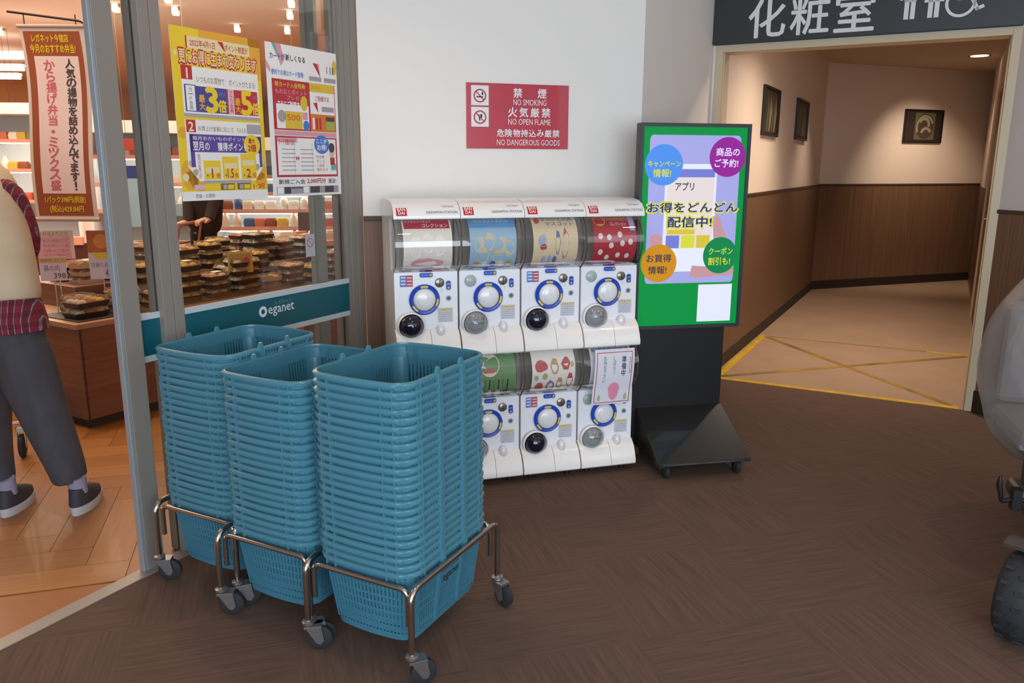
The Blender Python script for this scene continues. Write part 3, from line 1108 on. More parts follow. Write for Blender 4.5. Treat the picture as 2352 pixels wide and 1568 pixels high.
def machine_meshes():
    W = PITCHX - 0.005
    D = {}
    D['body'] = MB().prism([(0.012, 0.02), (0.072, 0.118), (0.078, 0.36), (0.15, 0.37), (0.15, 0.585), (0.10, 0.60), (0.40, 0.60), (0.40, 0.02)], 0.004, W - 0.0, 0).build('body', GW, data=True)
    # flared lip at the foot with rounded front edge
    pr = [(0.075, 0.118), (0.05, 0.105), (0.028, 0.085), (0.012, 0.055), (0.0, 0.022), (0.0, 0.006), (0.006, 0.0), (0.08, 0.0)]
    D['lip'] = MB().prism(pr, 0.002, 0.1505).prism(pr, 0.1525, W).build('lip', GW, data=True, smooth=35)
    D['front_panel'] = MB().prism([(0.066, 0.115), (0.069, 0.362), (0.08, 0.362), (0.08, 0.11)], 0.004, W).build('front_panel', GWP, data=True)
    # curved clear window with end discs
    pts = win_arc(0.132)
    mb = MB()
    vs = [(x, y, z) for x in (0.003, W) for y, z in pts]
    n = len(pts)
    mb.add(vs, [(i, i + 1, n + i + 1, n + i) for i in range(n - 1)])
    for x in (0.003, W):
        mb.poly([(x, y, z) for y, z in pts])
    D['window'] = mb.build('window', GWIN, data=True, smooth=60)
    mb = MB()
    for x in (0.0035, W - .0075):
        a, b = win_arc(0.131), win_arc(0.126)
        q = a + b[::-1]
        mb.loft([[(x, y, z) for y, z in q], [(x + .004, y, z) for y, z in q]])
    D['window_frame'] = mb.build('window_frame', GGREY, data=True)
    D['interior'] = MB().box(0.006, W - .003, 0.142, 0.149, 0.37, 0.585).box(0.006, W - .003, 0.085, 0.15, 0.362, 0.368).build('interior', GIN, data=True)
    # rounded lid of the upper deck
    lid = [(0.012, 0.588), (0.010, 0.60), (0.018, 0.618), (0.040, 0.640), (0.075, 0.655), (0.13, 0.662), (0.30, 0.662), (0.40, 0.655), (0.40, 0.588)]
    D['lid'] = MB().prism(lid, 0.0, W + .002).build('lid', GW, data=True, smooth=35)
    cy = 0.0655
    fn = lambda u, v, k: (u, cy - 0.0004 * k, v)
    c = (0.130, 0.245)
    mb = MB()
    mb.lathe([(.050, 0), (.0635, 0), (.066, -.008), (.060, -.014), (.050, -.012)], (c[0], cy, c[1]), 'Y', 40, 0, False)
    D['dial_ring'] = mb.build('dial_ring', GBLUE, data=True, smooth=40)
    mb = MB()
    f2 = lambda u, v, k: (u, cy - 0.0146, v)
    for a in (75, 205, 330):
        mb.disc(f2, c[0], c[1], .0605, .0605, 1, 0, 5, .86, a, a + 32)
    D['dial_marks'] = mb.build('dial_marks', GYEL, data=True)
    mb = MB()
    mb.lathe([(.049, 0), (.049, -.010), (.042, -.020), (.03, -.024), (0.002, -.025)], (c[0], cy, c[1]), 'Y', 36)
    mb.lathe([(.030, -.022), (.030, -.028), (.024, -.030), (.001, -.030)], (c[0], cy, c[1]), 'Y', 30)
    D['dial_knob'] = mb.build('dial_knob', GKNOB, data=True, smooth=40)
    D['chute_ball'] = MB().ball((0.068, 0.052, 0.135), .053, .050, .053, 28, 16).build('chute_cover', GBLK, data=True, smooth=60)
    D['chute_grey'] = MB().ball((0.068, 0.052, 0.135), .053, .050, .053, 28, 16).build('chute_cover', GGL, data=True, smooth=60)
    mb = MB()
    bf = lambda u, v, k: (0.068 + u, 0.052 - .0505 * math.sqrt(max(0.0, 1 - (u / .053) ** 2 - (v / .053) ** 2)), 0.135 + v)
    for j, ch in enumerate('ここから出るよ'):
        mb.text(lambda u, v, k: bf(u, -v, k), ch, -.036 + .0105 * j, -.0265 + .0105 * j, -.030, -.018, 1, j % 3)
    mb.text(lambda u, v, k: bf(u, -v, k), 'カプセル', -.03, .03, -.014, -.001, 1, 0)
    D['chute_lettering'] = mb.build('chute_lettering', [ink('2a2a26'), ink('c9b31e'), ink('9a3a34')], data=True)
    D['bowl_rim'] = MB().lathe([(.054, -.012), (.060, -.006), (.060, 0.0), (.053, .004)], (0.068, 0.048, 0.135), 'Y', 32, 0, False).build('chute_rim', GW, data=True, smooth=50)
    D['lever'] = MB().ball((0.196, 0.046, 0.108), .019, .018, .030, 16, 12).build('lever', GKNOB, data=True, smooth=60)
    mb = MB().lathe([(.020, 0), (.020, -.005), (.016, -.008), (.001, -.008)], (0.197, cy, 0.315), 'Y', 24)
    mb.box(.1955, .1985, cy - .0088, cy - .006, .301, .329, 1)
    D['coin_slot'] = mb.build('coin_slot', [mat('coin_metal', '8f8980', 0.3, 0.7), BLACK], data=True, smooth=40)
    fb = lambda x0, x1, z0, z1: MB().loft([[(x, y, z) for x, z in [(a + (x0 + x1) / 2, b + (z0 + z1) / 2) for a, b, _ in rrect(x1 - x0, z1 - z0, .007, 0, 4)]] for y in (cy, cy - .004)])
    D['blue_plate'] = fb(.226, .246, .283, .322).build('guide_plate', GBLUE, data=True)
    D['blue_plate2'] = fb(.112, .168, .340, .359).build('guide_plate', GBLUE, data=True)
    mb = MB()
    f5 = lambda u, v, k: (u, cy - .0043 - .0003 * k, -v)
    mb.text(f5, 'ガシャポン', .118, .152, -.354, -.345, 1, 0)
    mb.disc(f5, .160, -.3495, .006, .006, 1, 1, 14)
    mb.text(f5, '100円', .2275, .2445, -.312, -.304, 1, 0)
    mb.disc(f5, .236, -.292, .005, .005, 1, 1, 14)
    D['plate_print'] = mb.build('plate_print', [ink('dfe3ee'), ink('c8b23a')], data=True)
    mb = MB()
    f6 = lambda u, v, k: (u, cy - .0003 * k, -v)
    mr_ = MB().disc(f6, .236, -.246, .012, .012, 1, 0, 20).disc(f6, .236, -.246, .007, .007, 2, 1, 16).text(f6, '⇩', .201, .211, -.292, -.272, 1, 0)
    D['round_label'] = mr_.build('round_label', [ink('9ea2a8'), ink('5f6268')], data=True)
    mb.rect(f6, .188, .254, -.205, -.190, 1, 0)
    mb.text(f6, 'ごちゅうい', .194, .248, -.203, -.192, 2, 1)
    mb.rect(f6, .188, .254, -.190, -.142, 1, 2)
    for j in range(5):
        mb.text(f6, '小さなお子様には与えないで'[j:j + 9], .192, .250, -.1875 + j * .009, -.181 + j * .009, 2, 1)
    D['notice_label'] = mb.build('notice_label', [ink('d9c9a2'), ink('6d6a72'), ink('cdd0da'), ink('9ea2a8'), ink('5f6268')], data=True)
    mb = MB()
    mb.rect(f6, .028, .055, -.350, -.302, 1, 0)
    mb.rect(f6, .055, .082, -.350, -.302, 1, 1)
    for j in range(3):
        mb.rect(f6, .031, .052, -.345 + .014 * j, -.338 + .014 * j, 2, 2)
        mb.rect(f6, .058, .079, -.342 + .014 * j, -.337 + .014 * j, 2, 2)
    D['sticker'] = mb.build('sticker', [ink('5c7bc4'), ink('c24a56'), ink('cfd3e0')], data=True)
    mb = MB().lathe([(.026, 0), (.026, -.003), (.022, -.007), (.001, -.009)], (0.052, cy, 0.318), 'Y', 24)
    D['badge'] = mb.build('badge', mat('badge_pale', 'a9bab8', 0.25), data=True, smooth=40)
    mb = MB()
    lpts = [(0.588, 0.012), (0.60, 0.010), (0.618, 0.018), (0.640, 0.040), (0.655, 0.075)]
    def lf(u, v, k):
        for (z0, y0), (z1, y1) in zip(lpts, lpts[1:]):
            if v <= z1:
                break
        return (u, y0 + (y1 - y0) * (v - z0) / (z1 - z0) - .0005 * k, v)
    # red maker square and grey lettering on the lid front
    lg = lambda u, v, k: lf(u, -v, k + 2)
    mb.rect(lg, .012, .056, -.634, -.602, 1, 0, 1, 6)
    mb.text(lg, 'BAN', .016, .052, -.634, -.622, 2, 1, .02)
    mb.text(lg, 'DAI', .016, .052, -.620, -.608, 2, 1, .02)
    mb.text(lg, 'Gashapon', .198, .262, -.644, -.632, 1, 2)
    mb.text(lg, 'GASHAPON STATION', .135, .268, -.622, -.609, 1, 3, .01)
    D['maker_print'] = mb.build('maker_print', [ink('c22430'), ink('efe6e4'), ink('8a8fa6'), ink('5d6078')], data=True)
    mb = MB()
    for x in (.05, .23):
        for y in (.06, .34):
            mb.lathe([(.014, -.035), (.014, -.012), (.008, -.012), (.008, .002)], (x, y, 0), 'Z', 12)
    D['feet'] = mb
    return D


D = machine_meshes()


def card_fn(k0=0.0):
    def fn(u, v, k):
        a = -62 + 124 * (1 - v)
        r = 0.127 + 0.0005 * k
        return (0.038 + u * 0.205, 0.135 - r * math.cos(R(a)), 0.475 + r * math.sin(R(a)))
    return fn


CF = card_fn()


def card(draw, mats, parent):
    mb = MB()
    mb.rect(CF, 0, 1, 0, 1, 0, 0, 4, 16)
    o = mb.build('display_card', mats[0], parent, smooth=60)
    mb = MB()
    draw(mb)
    mb.build('card_print', mats, o)


def cr(mb, u0, u1, v0, v1, k, m):
    mb.rect(CF, u0, u1, v0, v1, k, m, 2, max(1, int((v1 - v0) * 16)))


def cblob(mb, u, v, ru, rv, m, k=3, n=12):
    random.seed(int(u * 1000 + v * 7777))
    pts = []
    for i in range(n):
        a = 2 * math.pi * i / n
        q = 0.85 + 0.3 * random.random()
        pts.append(CF(u + ru * q * math.cos(a), v + rv * q * math.sin(a), k))
    mb.poly(pts, m)


def card_pink(mb):
    cr(mb, .03, .97, .03, .22, 1, 1)
    mb.text(CF, 'カプセルフィギュア', .06, .6, .05, .11, 2, 2, .01, True)
    mb.text(CF, 'コレクション', .4, .93, .13, .2, 2, 2, .01, True)
    cr(mb, .03, .97, .24, .86, 1, 3)
    for u, v in ((.25, .5), (.5, .45), (.75, .5)):
        cblob(mb, u, v, .13, .16, 2)
    cblob(mb, .5, .78, .35, .10, 4)
    cr(mb, .0, 1, .92, 1.0, 1, 1)
    cr(mb, .02, .48, .925, .99, 2, 5)


def card_blue(mb):
    cr(mb, .0, 1, .0, .22, 1, 1)
    mb.text(CF, 'マスコットずかん', .12, .85, .04, .13, 2, 2, .01, True)
    for u, v in ((.2, .5), (.42, .45), (.68, .5), (.85, .55), (.3, .68), (.6, .70)):
        cblob(mb, u, v, .11, .14, 3)
    for k_ in range(5):
        cblob(mb, .15 + .18 * k_, .82, .06, .06, (4, 2, 5, 2, 4)[k_], 4)
    cr(mb, .02, .45, .91, .99, 2, 5)
    cr(mb, .5, .95, .92, .98, 2, 3)


def card_cream(mb):
    mb.text(CF, 'きせかえ文具', .22, .92, .03, .12, 2, 1, .015, True)
    mb.text(CF, 'マスコット', .3, .92, .14, .21, 2, 1, .015, True)
    cblob(mb, .12, .1, .07, .07, 2)
    for u, v, ru, rv, m in ((.2, .45, .1, .1, 3), (.72, .5, .07, .26, 4), (.55, .48, .05, .2, 1), (.22, .55, .08, .05, 2), (.25, .78, .05, .09, 3), (.38, .78, .05, .09, 3), (.5, .78, .05, .08, 1)):
        cblob(mb, u, v, ru, rv, m)
    cr(mb, .62, .95, .78, .88, 2, 5)
    cr(mb, .0, 1, .92, 1, 1, 3)


def card_red(mb):
    mb.disc(CF, .17, .12, .14, .11, 1, 1, 20)
    mb.text(CF, 'NEW', .07, .27, .08, .16, 2, 0, .01, True)
    mb.text(CF, 'ちいさなあつめもの', .33, .8, .04, .13, 2, 1, .015, True)
    mb.text(CF, 'コレクション', .4, .78, .16, .23, 2, 2, .015, True)
    cr(mb, .85, .97, .03, .32, 2, 3)
    for i, (u, v) in enumerate(((.15, .4), (.35, .42), (.6, .38), (.4, .55), (.66, .52), (.16, .66), (.33, .76), (.58, .72), (.8, .74), (.85, .5))):
        mb.disc(CF, u, v, .055, .05, 2, 2, 14)
    cr(mb, .05, .45, .9, .97, 2, 4)
    cr(mb, .65, .95, .88, .97, 2, 4)


def card_green(mb):
    cr(mb, .0, .8, .0, .1, 1, 1)
    cr(mb, .8, .93, .0, .14, 2, 2)
    mb.disc(CF, .42, .3, .22, .2, 3, 3, 22)
    cr(mb, .28, .52, .38, .44, 4, 4)
    for k_ in range(4):
        mb.disc(CF, .25 + .18 * k_, .84, .07, .1, 4, (4, 3, 3, 5)[k_], 16)
    for k_ in range(8):
        cr(mb, .1 + .1 * k_, .13 + .1 * k_, .55, .75, 2, (1, 5)[k_ % 2])
    cr(mb, 0, 1, .93, 1, 2, 6)


def card_food(mb):
    cr(mb, 0, 1, 0, .08, 1, 1)
    mb.text(CF, 'ミニチュアごはん', .25, .8, .02, .075, 2, 2, .01, True)
    for u, v, ru, rv, m in ((.2, .38, .15, .1, 2), (.52, .4, .09, .13, 4), (.78, .36, .1, .11, 2), (.1, .58, .05, .05, 5), (.3, .56, .06, .06, 5), (.18, .74, .09, .08, 2), (.43, .74, .1, .11, 6),
                            (.65, .7, .07, .12, 4), (.88, .66, .07, .14, 2), (.93, .38, .04, .05, 5)):
        cblob(mb, u, v, ru, rv, m)
    cr(mb, .22, .9, .88, .96, 2, 3)
    cr(mb, .0, .22, .94, 1, 2, 1)


def card_plain(mb):
    cr(mb, .05, .95, .06, .2, 1, 1)
    mb.text(CF, 'カプセルトイ', .12, .88, .08, .18, 2, 2, .01, True)
    for u, v, m in ((.25, .45, 3), (.6, .5, 4), (.8, .7, 3), (.35, .75, 4)):
        cblob(mb, u, v, .1, .1, m)


CARDS = {
    (0, 1): (card_pink, ['f4efec', 'b93344', 'f6f2ee', 'ece6e0', 'e0a4b0', 'cfc6a8']),
    (1, 1): (card_blue, ['9cc0dd', '6aa0d4', 'e6e3d6', 'cfc8b0', 'c9a24c', '3f66a8']),
    (2, 1): (card_cream, ['e2d0ae', '6a74ae', 'c0414d', 'a9b2d4', 'b06a9c', 'd9d6e0']),
    (3, 1): (card_red, ['b32d3c', 'd9b24a', 'e6dcda', '9fb0cf', 'c9b0a6']),
    (0, 0): (card_plain, ['d8d4cc', 'b4555f', 'efe8e2', '8aa9c9', 'c9b45a']),
    (1, 0): (card_green, ['6f9a6c', '4f8f58', '86c6e0', 'e9e2da', 'c9645a', '33404f', 'b9ab8c']),
    (2, 0): (card_food, ['efece8', 'd0a95a', 'c25a5a', 'b9a88e', 'c79a6a', 'b5b58a', '8a86a4']),
    (3, 0): (card_plain, ['d9dde6', '8aa0c4', 'efe8e2', 'c9b45a', 'b4555f']),
}
CNAME = {(0, 1): 'white and red card', (1, 1): 'sky blue card', (2, 1): 'cream card with pastel shapes', (3, 1): 'red card', (0, 0): 'grey card',
         (1, 0): 'green card', (2, 0): 'white card of miniature food', (3, 0): 'paper notice hung over its window'}
ROWN = {1: 'upper', 0: 'lower'}
for row in (0, 1):
    for c in range(4):
        M = GM @ Matrix.Translation((-(4 - c) * PITCHX + 0.002, 0, (0.035, 0.613)[row]))
        t = empty('capsule_toy_machine', 'white capsule toy machine with %s, %s row' % (CNAME[(c, row)], ROWN[row]), 'vending machine', M, 'capsule toy machines')
        dark = (c % 2 == 0)
        names = ['body', 'lip', 'front_panel', 'window', 'window_frame', 'interior', 'dial_ring', 'dial_marks', 'dial_knob', 'bowl_rim', 'lever', 'coin_slot', 'blue_plate', 'blue_plate2', 'plate_print', 'notice_label', 'round_label']
        names += ['chute_ball'] if dark else ['chute_grey', 'chute_lettering']
        names += ['sticker'] if dark else ['badge']
        if row == 1:
            names += ['lid', 'maker_print']
        for nme in names:
            o = place(D[nme].name.split('.')[0], D[nme], t, bevel=0.004 if nme in ('body',) else 0)
        if row == 0:
            for x in (.05, .23):
                for y in (.06, .34):
                    MB().lathe([(.014, -.035), (.014, -.012), (.008, -.012), (.008, .002)], (x, y, 0), 'Z', 12).build('foot', BLACK, t, smooth=40)
        fnc, cols = CARDS[(c, row)]
        card(fnc, [ink(q) for q in cols], t)
        # capsules behind the card
        pass
# paper notice taped over the lower right machine
pM = GM @ Matrix.Translation((-PITCHX + 0.045, -0.012, 0))
t = empty('paper_notice', 'white paper notice with red side lines hung on the lower end machine', 'notice', pM)
pw, z1, z0 = 0.195, 0.605, 0.345
def pf(u, v, k):
    zz = z1 + (z0 - z1) * v
    bulge = 0.008 * math.sin(math.pi * min(1, v * 1.4)) - 0.012 * max(0, v - .6)
    return (pw * u + 0.012 * (v - .5) * -1, -bulge - 0.0006 * k + (0.03 * max(0, .12 - v)), zz)


mb = MB()
mb.rect(pf, 0, 1, 0, 1, 0, 0, 3, 14)
mb.rect(pf, 0, 1, 0, 1, -1, 0, 3, 14)
mb.build('sheet', mat('notice_paper', 'd6d6e0', 0.7), t, smooth=60)
mb = MB()
for u in (.05, .93):
    mb.rect(pf, u, u + .02, .06, .97, 1, 0, 1, 10)
mb.rect(pf, .05, .95, .05, .065, 1, 0, 4, 1)
mb.rect(pf, .05, .95, .955, .97, 1, 0, 4, 1)
mb.vtext(pf, '準備中', .735, .13, .5, .16, 1, 1, .02)
mb.vtext(pf, 'ただいま', .90, .15, .45, .07, 1, 1)
mb.vtext(pf, 'しばらく', .50, .13, .45, .075, 1, 1)
mb.vtext(pf, 'お待ち下さい', .26, .12, .60, .075, 1, 1)
pts = []
for i in range(20):
    a = 2 * math.pi * i / 20
    pts.append(pf(.53 + .155 * math.cos(a) * (1.0 if math.sin(a) < 0 else .82), .765 + .165 * math.sin(a), 1))
mb.poly(pts, 2)
for u in (.17, .84):
    mb.poly([pf(u - .03, .93, 1), pf(u + .03, .93, 1), pf(u + .04, .86, 1), pf(u, .80, 1), pf(u - .04, .87, 1)], 3)
mb.build('print', [ink('c05866'), ink('3a4066'), ink('d98aa4'), ink('a9b07a')], t)

# ================================================================== DIGITAL SIGNAGE STAND
AK = 78.5
kb = fl(1655, 927, 0.25)                   # back right corner of the sloped foot
KM = frame(kb, AK, kb.z)
ks = lambda x, y: KM.inverted() @ hit(x, y, kb, AK)
K = empty('signage_stand', 'tall black floor stand with a lit green portrait screen', 'display', KM)
tl, br_ = ks(1468, 281), ks(1698, 748)
sx0, sx1, sz0, sz1 = ks(1464, 500).x, ks(1712, 500).x, br_.z, tl.z
MB().box(sx0, sx1, 0.0, 0.055, sz0, sz1).build('screen_housing', mat('housing_black', '141619', 0.35), K, bevel=0.004)
bz = 0.016
for nm, a in (('bezel', (sx0, sx0 + bz, sz0, sz1)), ('bezel', (sx1 - bz, sx1, sz0, sz1)), ('bezel', (sx0 + bz, sx1 - bz, sz0, sz0 + bz)), ('bezel', (sx0 + bz, sx1 - bz, sz1 - bz, sz1))):
    MB().box(a[0], a[1], -0.008, 0.0, a[2], a[3]).build(nm, mat('bezel_grey', '33373b', 0.4), K)
su0, su1, sv0, sv1 = sx0 + bz, sx1 - bz, sz0 + bz, sz1 - bz
kw, kh = su1 - su0, sv1 - sv0
kf = lambda u, v, k: (su0 + u * kw, -0.001 - 0.0004 * k, sv1 - v * kh)
km_ = lambda u, v, k: (su0 + u, -0.001 - 0.0004 * k, sv1 - v)
def lit(c):
    return mat('screen_' + c, c, 0.5, emit=0.5, spec=0.2)
SCR = [lit(c) for c in ('00853a', '9a9bcf', '4a86d6', '8a2288', 'c08218', '0b7a45', '2a2a72', 'c6c83a', 'b98a8f', '6d74bf', 'd6d8ee', '333344', 'd6c9c6', 'c9b23a')]
scr = MB().rect(kf, 0, 1, 0, 1, 0, 0).build('screen', SCR[0], K)
mb = MB()
q = [(x + .5, y + .5) for x, y, _ in rrect(.88, .74, .03, 0, 4)]
mb.poly([kf(x, y * 1.0 - .09, 1) for x, y in q], 1)
# phone in a hand
mb.rect(kf, .22, .72, .18, .72, 2, 10)
mb.rect(kf, .24, .70, .235, .60, 3, 12)
mb.rect(kf, .30, .70, .205, .245, 4, 9)
mb.text(kf, 'アプリ', .32, .5, .27, .31, 4, 11, .02, True)
for k_ in range(3):
    mb.rect(kf, .25 + .15 * k_, .38 + .15 * k_, .535, .60, 4, (9, 7, 13)[k_])
mb.rect(kf, .26, .53, .505, .53, 4, 13)
mb.poly([kf(.70, .44, 3), kf(.76, .44, 3), kf(.86, .56, 3), kf(.94, .62, 3), kf(.94, .74, 3), kf(.55, .755, 3), kf(.50, .74, 3), kf(.52, .69, 3), kf(.74, .70, 3), kf(.72, .56, 3)], 8)
mb.disc(kf, .155, .56, .06, .035, 3, 8, 18)
for cu, cv, r, m in ((.20, .185, .182, 2), (.815, .145, .178, 3), (.19, .675, .175, 4), (.795, .64, .17, 5)):
    mb.disc(km_, cu * kw, cv * kh, r * kw, r * kw, 5, m, 36)
for tx, u0, u1, v0, v1, m in (('キャンペーン', .05, .36, .165, .195, 7), ('情報!', .10, .27, .205, .245, 7), ('商品の', .70, .93, .10, .14, 10), ('ご予約!', .69, .92, .155, .195, 10),
                              ('お買得', .07, .31, .63, .67, 11), ('情報!', .09, .27, .69, .73, 11), ('クーポン', .68, .92, .60, .635, 7), ('割引も!', .68, .90, .65, .69, 7)):
    mb.text(kf, tx, u0, u1, v0, v1, 6, m, .015, True)
for tx, u0, u1, v0, v1 in (('お得をどんどん', .05, .95, .365, .425), ('配信中!', .25, .70, .435, .50)):
    mb.text(kf, tx, u0, u1, v0, v1, 6, 7, .075, True)
    mb.text(kf, tx, u0 + .01, u1 - .01, v0 + .006, v1 - .006, 8, 6, .02, True)
mb.rect(kf, .595, .935, .79, .985, 5, 10)
mb.build('screen_image', SCR, scr)
cx0, cx1 = ks(1455, 850).x - .02, 0.0
MB().box(cx0, cx1, 0.012, 0.05, -0.19, sz0 + 0.02).build('column', mat('column_black', '0f0f11', 0.5), K, bevel=0.003)
# sloped foot plate and side cheeks
fx0, fx1 = cx0 + 0.04, 0.005
mbf = MB()
mbf.prism([(0.05, 0.0), (0.0, 0.0), (-0.33, -0.168), (-0.335, -0.180), (-0.30, -0.190), (0.05, -0.186)], fx0, fx1)
mbf.build('foot', mat('foot_black', '1b1c1f', 0.28, coat=0.2), K, bevel=0.003)
MB().box(fx0 - .004, fx0 + .012, -0.338, -0.28, -0.186, -0.170).build('foot_edge', mat('foot_edge', '2c2d30', 0.3), K)
for x, y in ((fx0 + .05, -0.29), (fx1 - .05, -0.29), (fx0 + .05, 0.02), (fx1 - .05, 0.02)):
    c = empty('castor', parent=K, M=Matrix.Translation((x, y, -0.25)))
    MB().lathe([(.010, -.012), (.026, -.012), (.031, -.008), (.031, .008), (.026, .012), (.010, .012)], (0, 0, .031), 'X', 20).build('wheel', RUBBER, c, smooth=40)
    MB().box(-.018, .018, -.012, .016, .030, .062).build('fork', BLACK, c, bevel=.003)

# ================================================================== POSTERS ON THE GLASS
def poster(name, label, x0, z1, wd, ht, draw, cols):
    t = empty(name, label, 'poster', FG @ Matrix.Translation((x0, -0.018, z1)))
    MB().box(0, wd, 0.0165, 0.0175, -ht, 0).build('sheet', PAPER, t)
    fn = lambda u, v, k: (u * wd, 0.0163 - 0.00025 * k, -v * ht)
    fn.asp = wd / ht
    mb = MB()
    draw(mb, fn)
    mb.build('print', [ink(c) for c in cols], t)


def draw_yellow(mb, f):
    Y, OR, RED, BLU, WH, GR, PUR, BRN, INK, PINK, CRM = range(11)
    mb.rect(f, 0, 1, 0, .945, 1, Y)
    mb.rect(f, .3, 1, 0, .05, 2, OR)
    mb.rect(f, .86, 1, 0, .25, 2, OR)
    for u, v, r in ((.10, .82, .09), (.2, .86, .12), (.90, .82, .09), (.06, .6, .05), (.1, .88, .08), (.92, .88, .07)):
        mb.disc(f, u, v, r, r * .7, 2, OR, 18)
    for u, v, r in ((.12, .78, .03), (.05, .86, .035), (.16, .83, .03), (.88, .8, .03), (.04, .15, .02)):
        mb.disc(f, u, v, r, r * .7, 3, CRM, 14)
    mb.rect(f, .17, .87, .045, .115, 3, CRM)
    mb.rect(f, .155, .17, .045, .115, 3, RED)
    mb.text(f, '2022年4月1日', .2, .47, .06, .10, 4, RED, .01, True)
    mb.text(f, 'ポイント制度が', .58, .85, .06, .10, 4, RED, .01, True)
    mb.poly([f(.5, .05, 5), f(.56, .05, 5), f(.585, .11, 5)], RED)
    mb.text(f, '更にお得に生まれ変わります', .07, .95, .115, .205, 4, RED, .10, True)
    mb.text(f, '更にお得に生まれ変わります', .075, .945, .12, .20, 5, CRM, .02, True)
    mb.rect(f, .085, .955, .215, .505, 3, WH)
    mb.rect(f, .085, .20, .212, .292, 4, RED)
    mb.text(f, '1', .115, .175, .228, .285, 5, CRM, .03)
    mb.text(f, 'いつものお買物で', .24, .55, .265, .305, 4, BRN, .0, True)
    mb.text(f, 'ポイントがたまる!', .60, .92, .265, .305, 4, BRN, .0, True)
    mb.rect(f, .105, .225, .32, .475, 4, BLU)
    mb.rect(f, .12, .215, .325, .47, 5, WH)
    mb.vtext(f, 'カード会員', .167, .335, .465, .05, 6, INK)
    mb.rect(f, .225, .565, .325, .475, 4, BLU)
    mb.rect(f, .565, .65, .325, .475, 4, PINK)
    mb.rect(f, .565, .58, .325, .475, 5, RED)
    mb.vtext(f, 'アプリ会員', .615, .335, .465, .05, 6, RED)
    mb.rect(f, .65, .935, .325, .475, 4, RED)
    for x in (.0, .41):
        d = '3' if x == 0 else '5'
        mb.vtext(f, '最大', .285 + x * .99, .375, .465, .075, 5, OR, .03)
        mb.text(f, d, .335 + x * .98, .455 + x * .98, .328, .472, 5, Y, .04, True)
        mb.text(f, '倍', .465 + x * .97, .555 + x * .97, .395, .468, 5, Y, .04, True)
        mb.text(f, 'ポイント', .48 + x * .97, .55 + x * .97, .345, .375, 5, GR, 0, True)
    mb.rect(f, .085, .955, .485, .505, 4, GR)
    mb.rect(f, .085, .955, .52, .80, 3, WH)
    mb.poly([f(.085, .8, 3), f(.955, .8, 3), f(.85, .885, 3), f(.2, .885, 3)], WH)
    mb.rect(f, .095, .195, .522, .595, 4, RED)
    mb.text(f, '2', .12, .17, .535, .588, 5, CRM, .03, True)
    mb.text(f, 'お買上げ金額に応じて', .22, .62, .555, .585, 4, BRN, 0, True)
    mb.text(f, 'もらえる!', .66, .77, .555, .585, 4, BRN, 0, True)
    mb.rect(f, .78, .955, .53, .59, 4, GR)
    mb.rect(f, .12, .95, .605, .71, 4, PUR)
    mb.rect(f, .12, .165, .605, .80, 4, PUR)
    mb.rect(f, .915, .95, .605, .80, 4, PUR)
    mb.text(f, '毎月おかいものポイント', .15, .75, .615, .64, 5, WH, 0, True)
    mb.text(f, '翌月の', .15, .33, .65, .70, 5, WH, .02, True)
    mb.text(f, '獲得ポイント', .42, .77, .65, .70, 5, WH, .02, True)
    mb.disc(f, .83, .66, .10, .065, 5, Y, 24)
    mb.text(f, '最大', .79, .87, .618, .65, 6, RED, .03, True)
    mb.text(f, '2倍', .78, .88, .655, .70, 6, RED, .04, True)
    for u, v0, n_ in ((.25, .76, '1'), (.46, .735, '1.5'), (.68, .715, '2')):
        mb.rect(f, u, u + .19, v0, .875, 4, Y)
        mb.rect(f, u + .02, u + .17, v0 + .04, v0 + .075, 5, CRM)
        mb.text(f, '+', u + .02, u + .05, .84, .86, 5, BLU, 0, True)
        mb.text(f, n_, u + .055, u + .125, .81, .865, 5, RED, .02, len(n_) > 1)
        mb.text(f, '倍', u + .135, u + .18, .835, .865, 5, RED, .01, True)
    mb.vtext(f, '前月のお買上げ', .205, .72, .87, .03, 5, RED)
    mb.rect(f, .24, .80, .88, .897, 4, GR)
    mb.rect(f, .13, .25, .905, .935, 4, PINK)
    mb.rect(f, .25, .42, .90, .94, 3, Y)
    for u in (.425, .62):
        mb.rect(f, u, u + .165, .90, .94, 4, BRN)
        mb.rect(f, u + .085, u + .155, .908, .935, 5, Y)
        mb.rect(f, u + .03, u + .075, .908, .935, 5, GR)
    mb.text(f, '5・20日', .815, .96, .905, .938, 4, RED, .02, True)
    mb.rect(f, 0, 1, .945, 1, 1, WH)
    mb.text(f, '西鉄・お買物', .14, .35, .96, .985, 2, INK, 0, True)


poster('point_poster', 'yellow point campaign poster with large numerals taped to the glass', -0.997, 1.878, 0.407, 0.588, draw_yellow,
       ['e6c62e', 'e0a436', 'b9303a', '4a4a90', 'e8e6e4', 'a8a2aa', '5c4a96', '7d6440', '3d4258', 'd9b4b8', 'e3d3a4'])


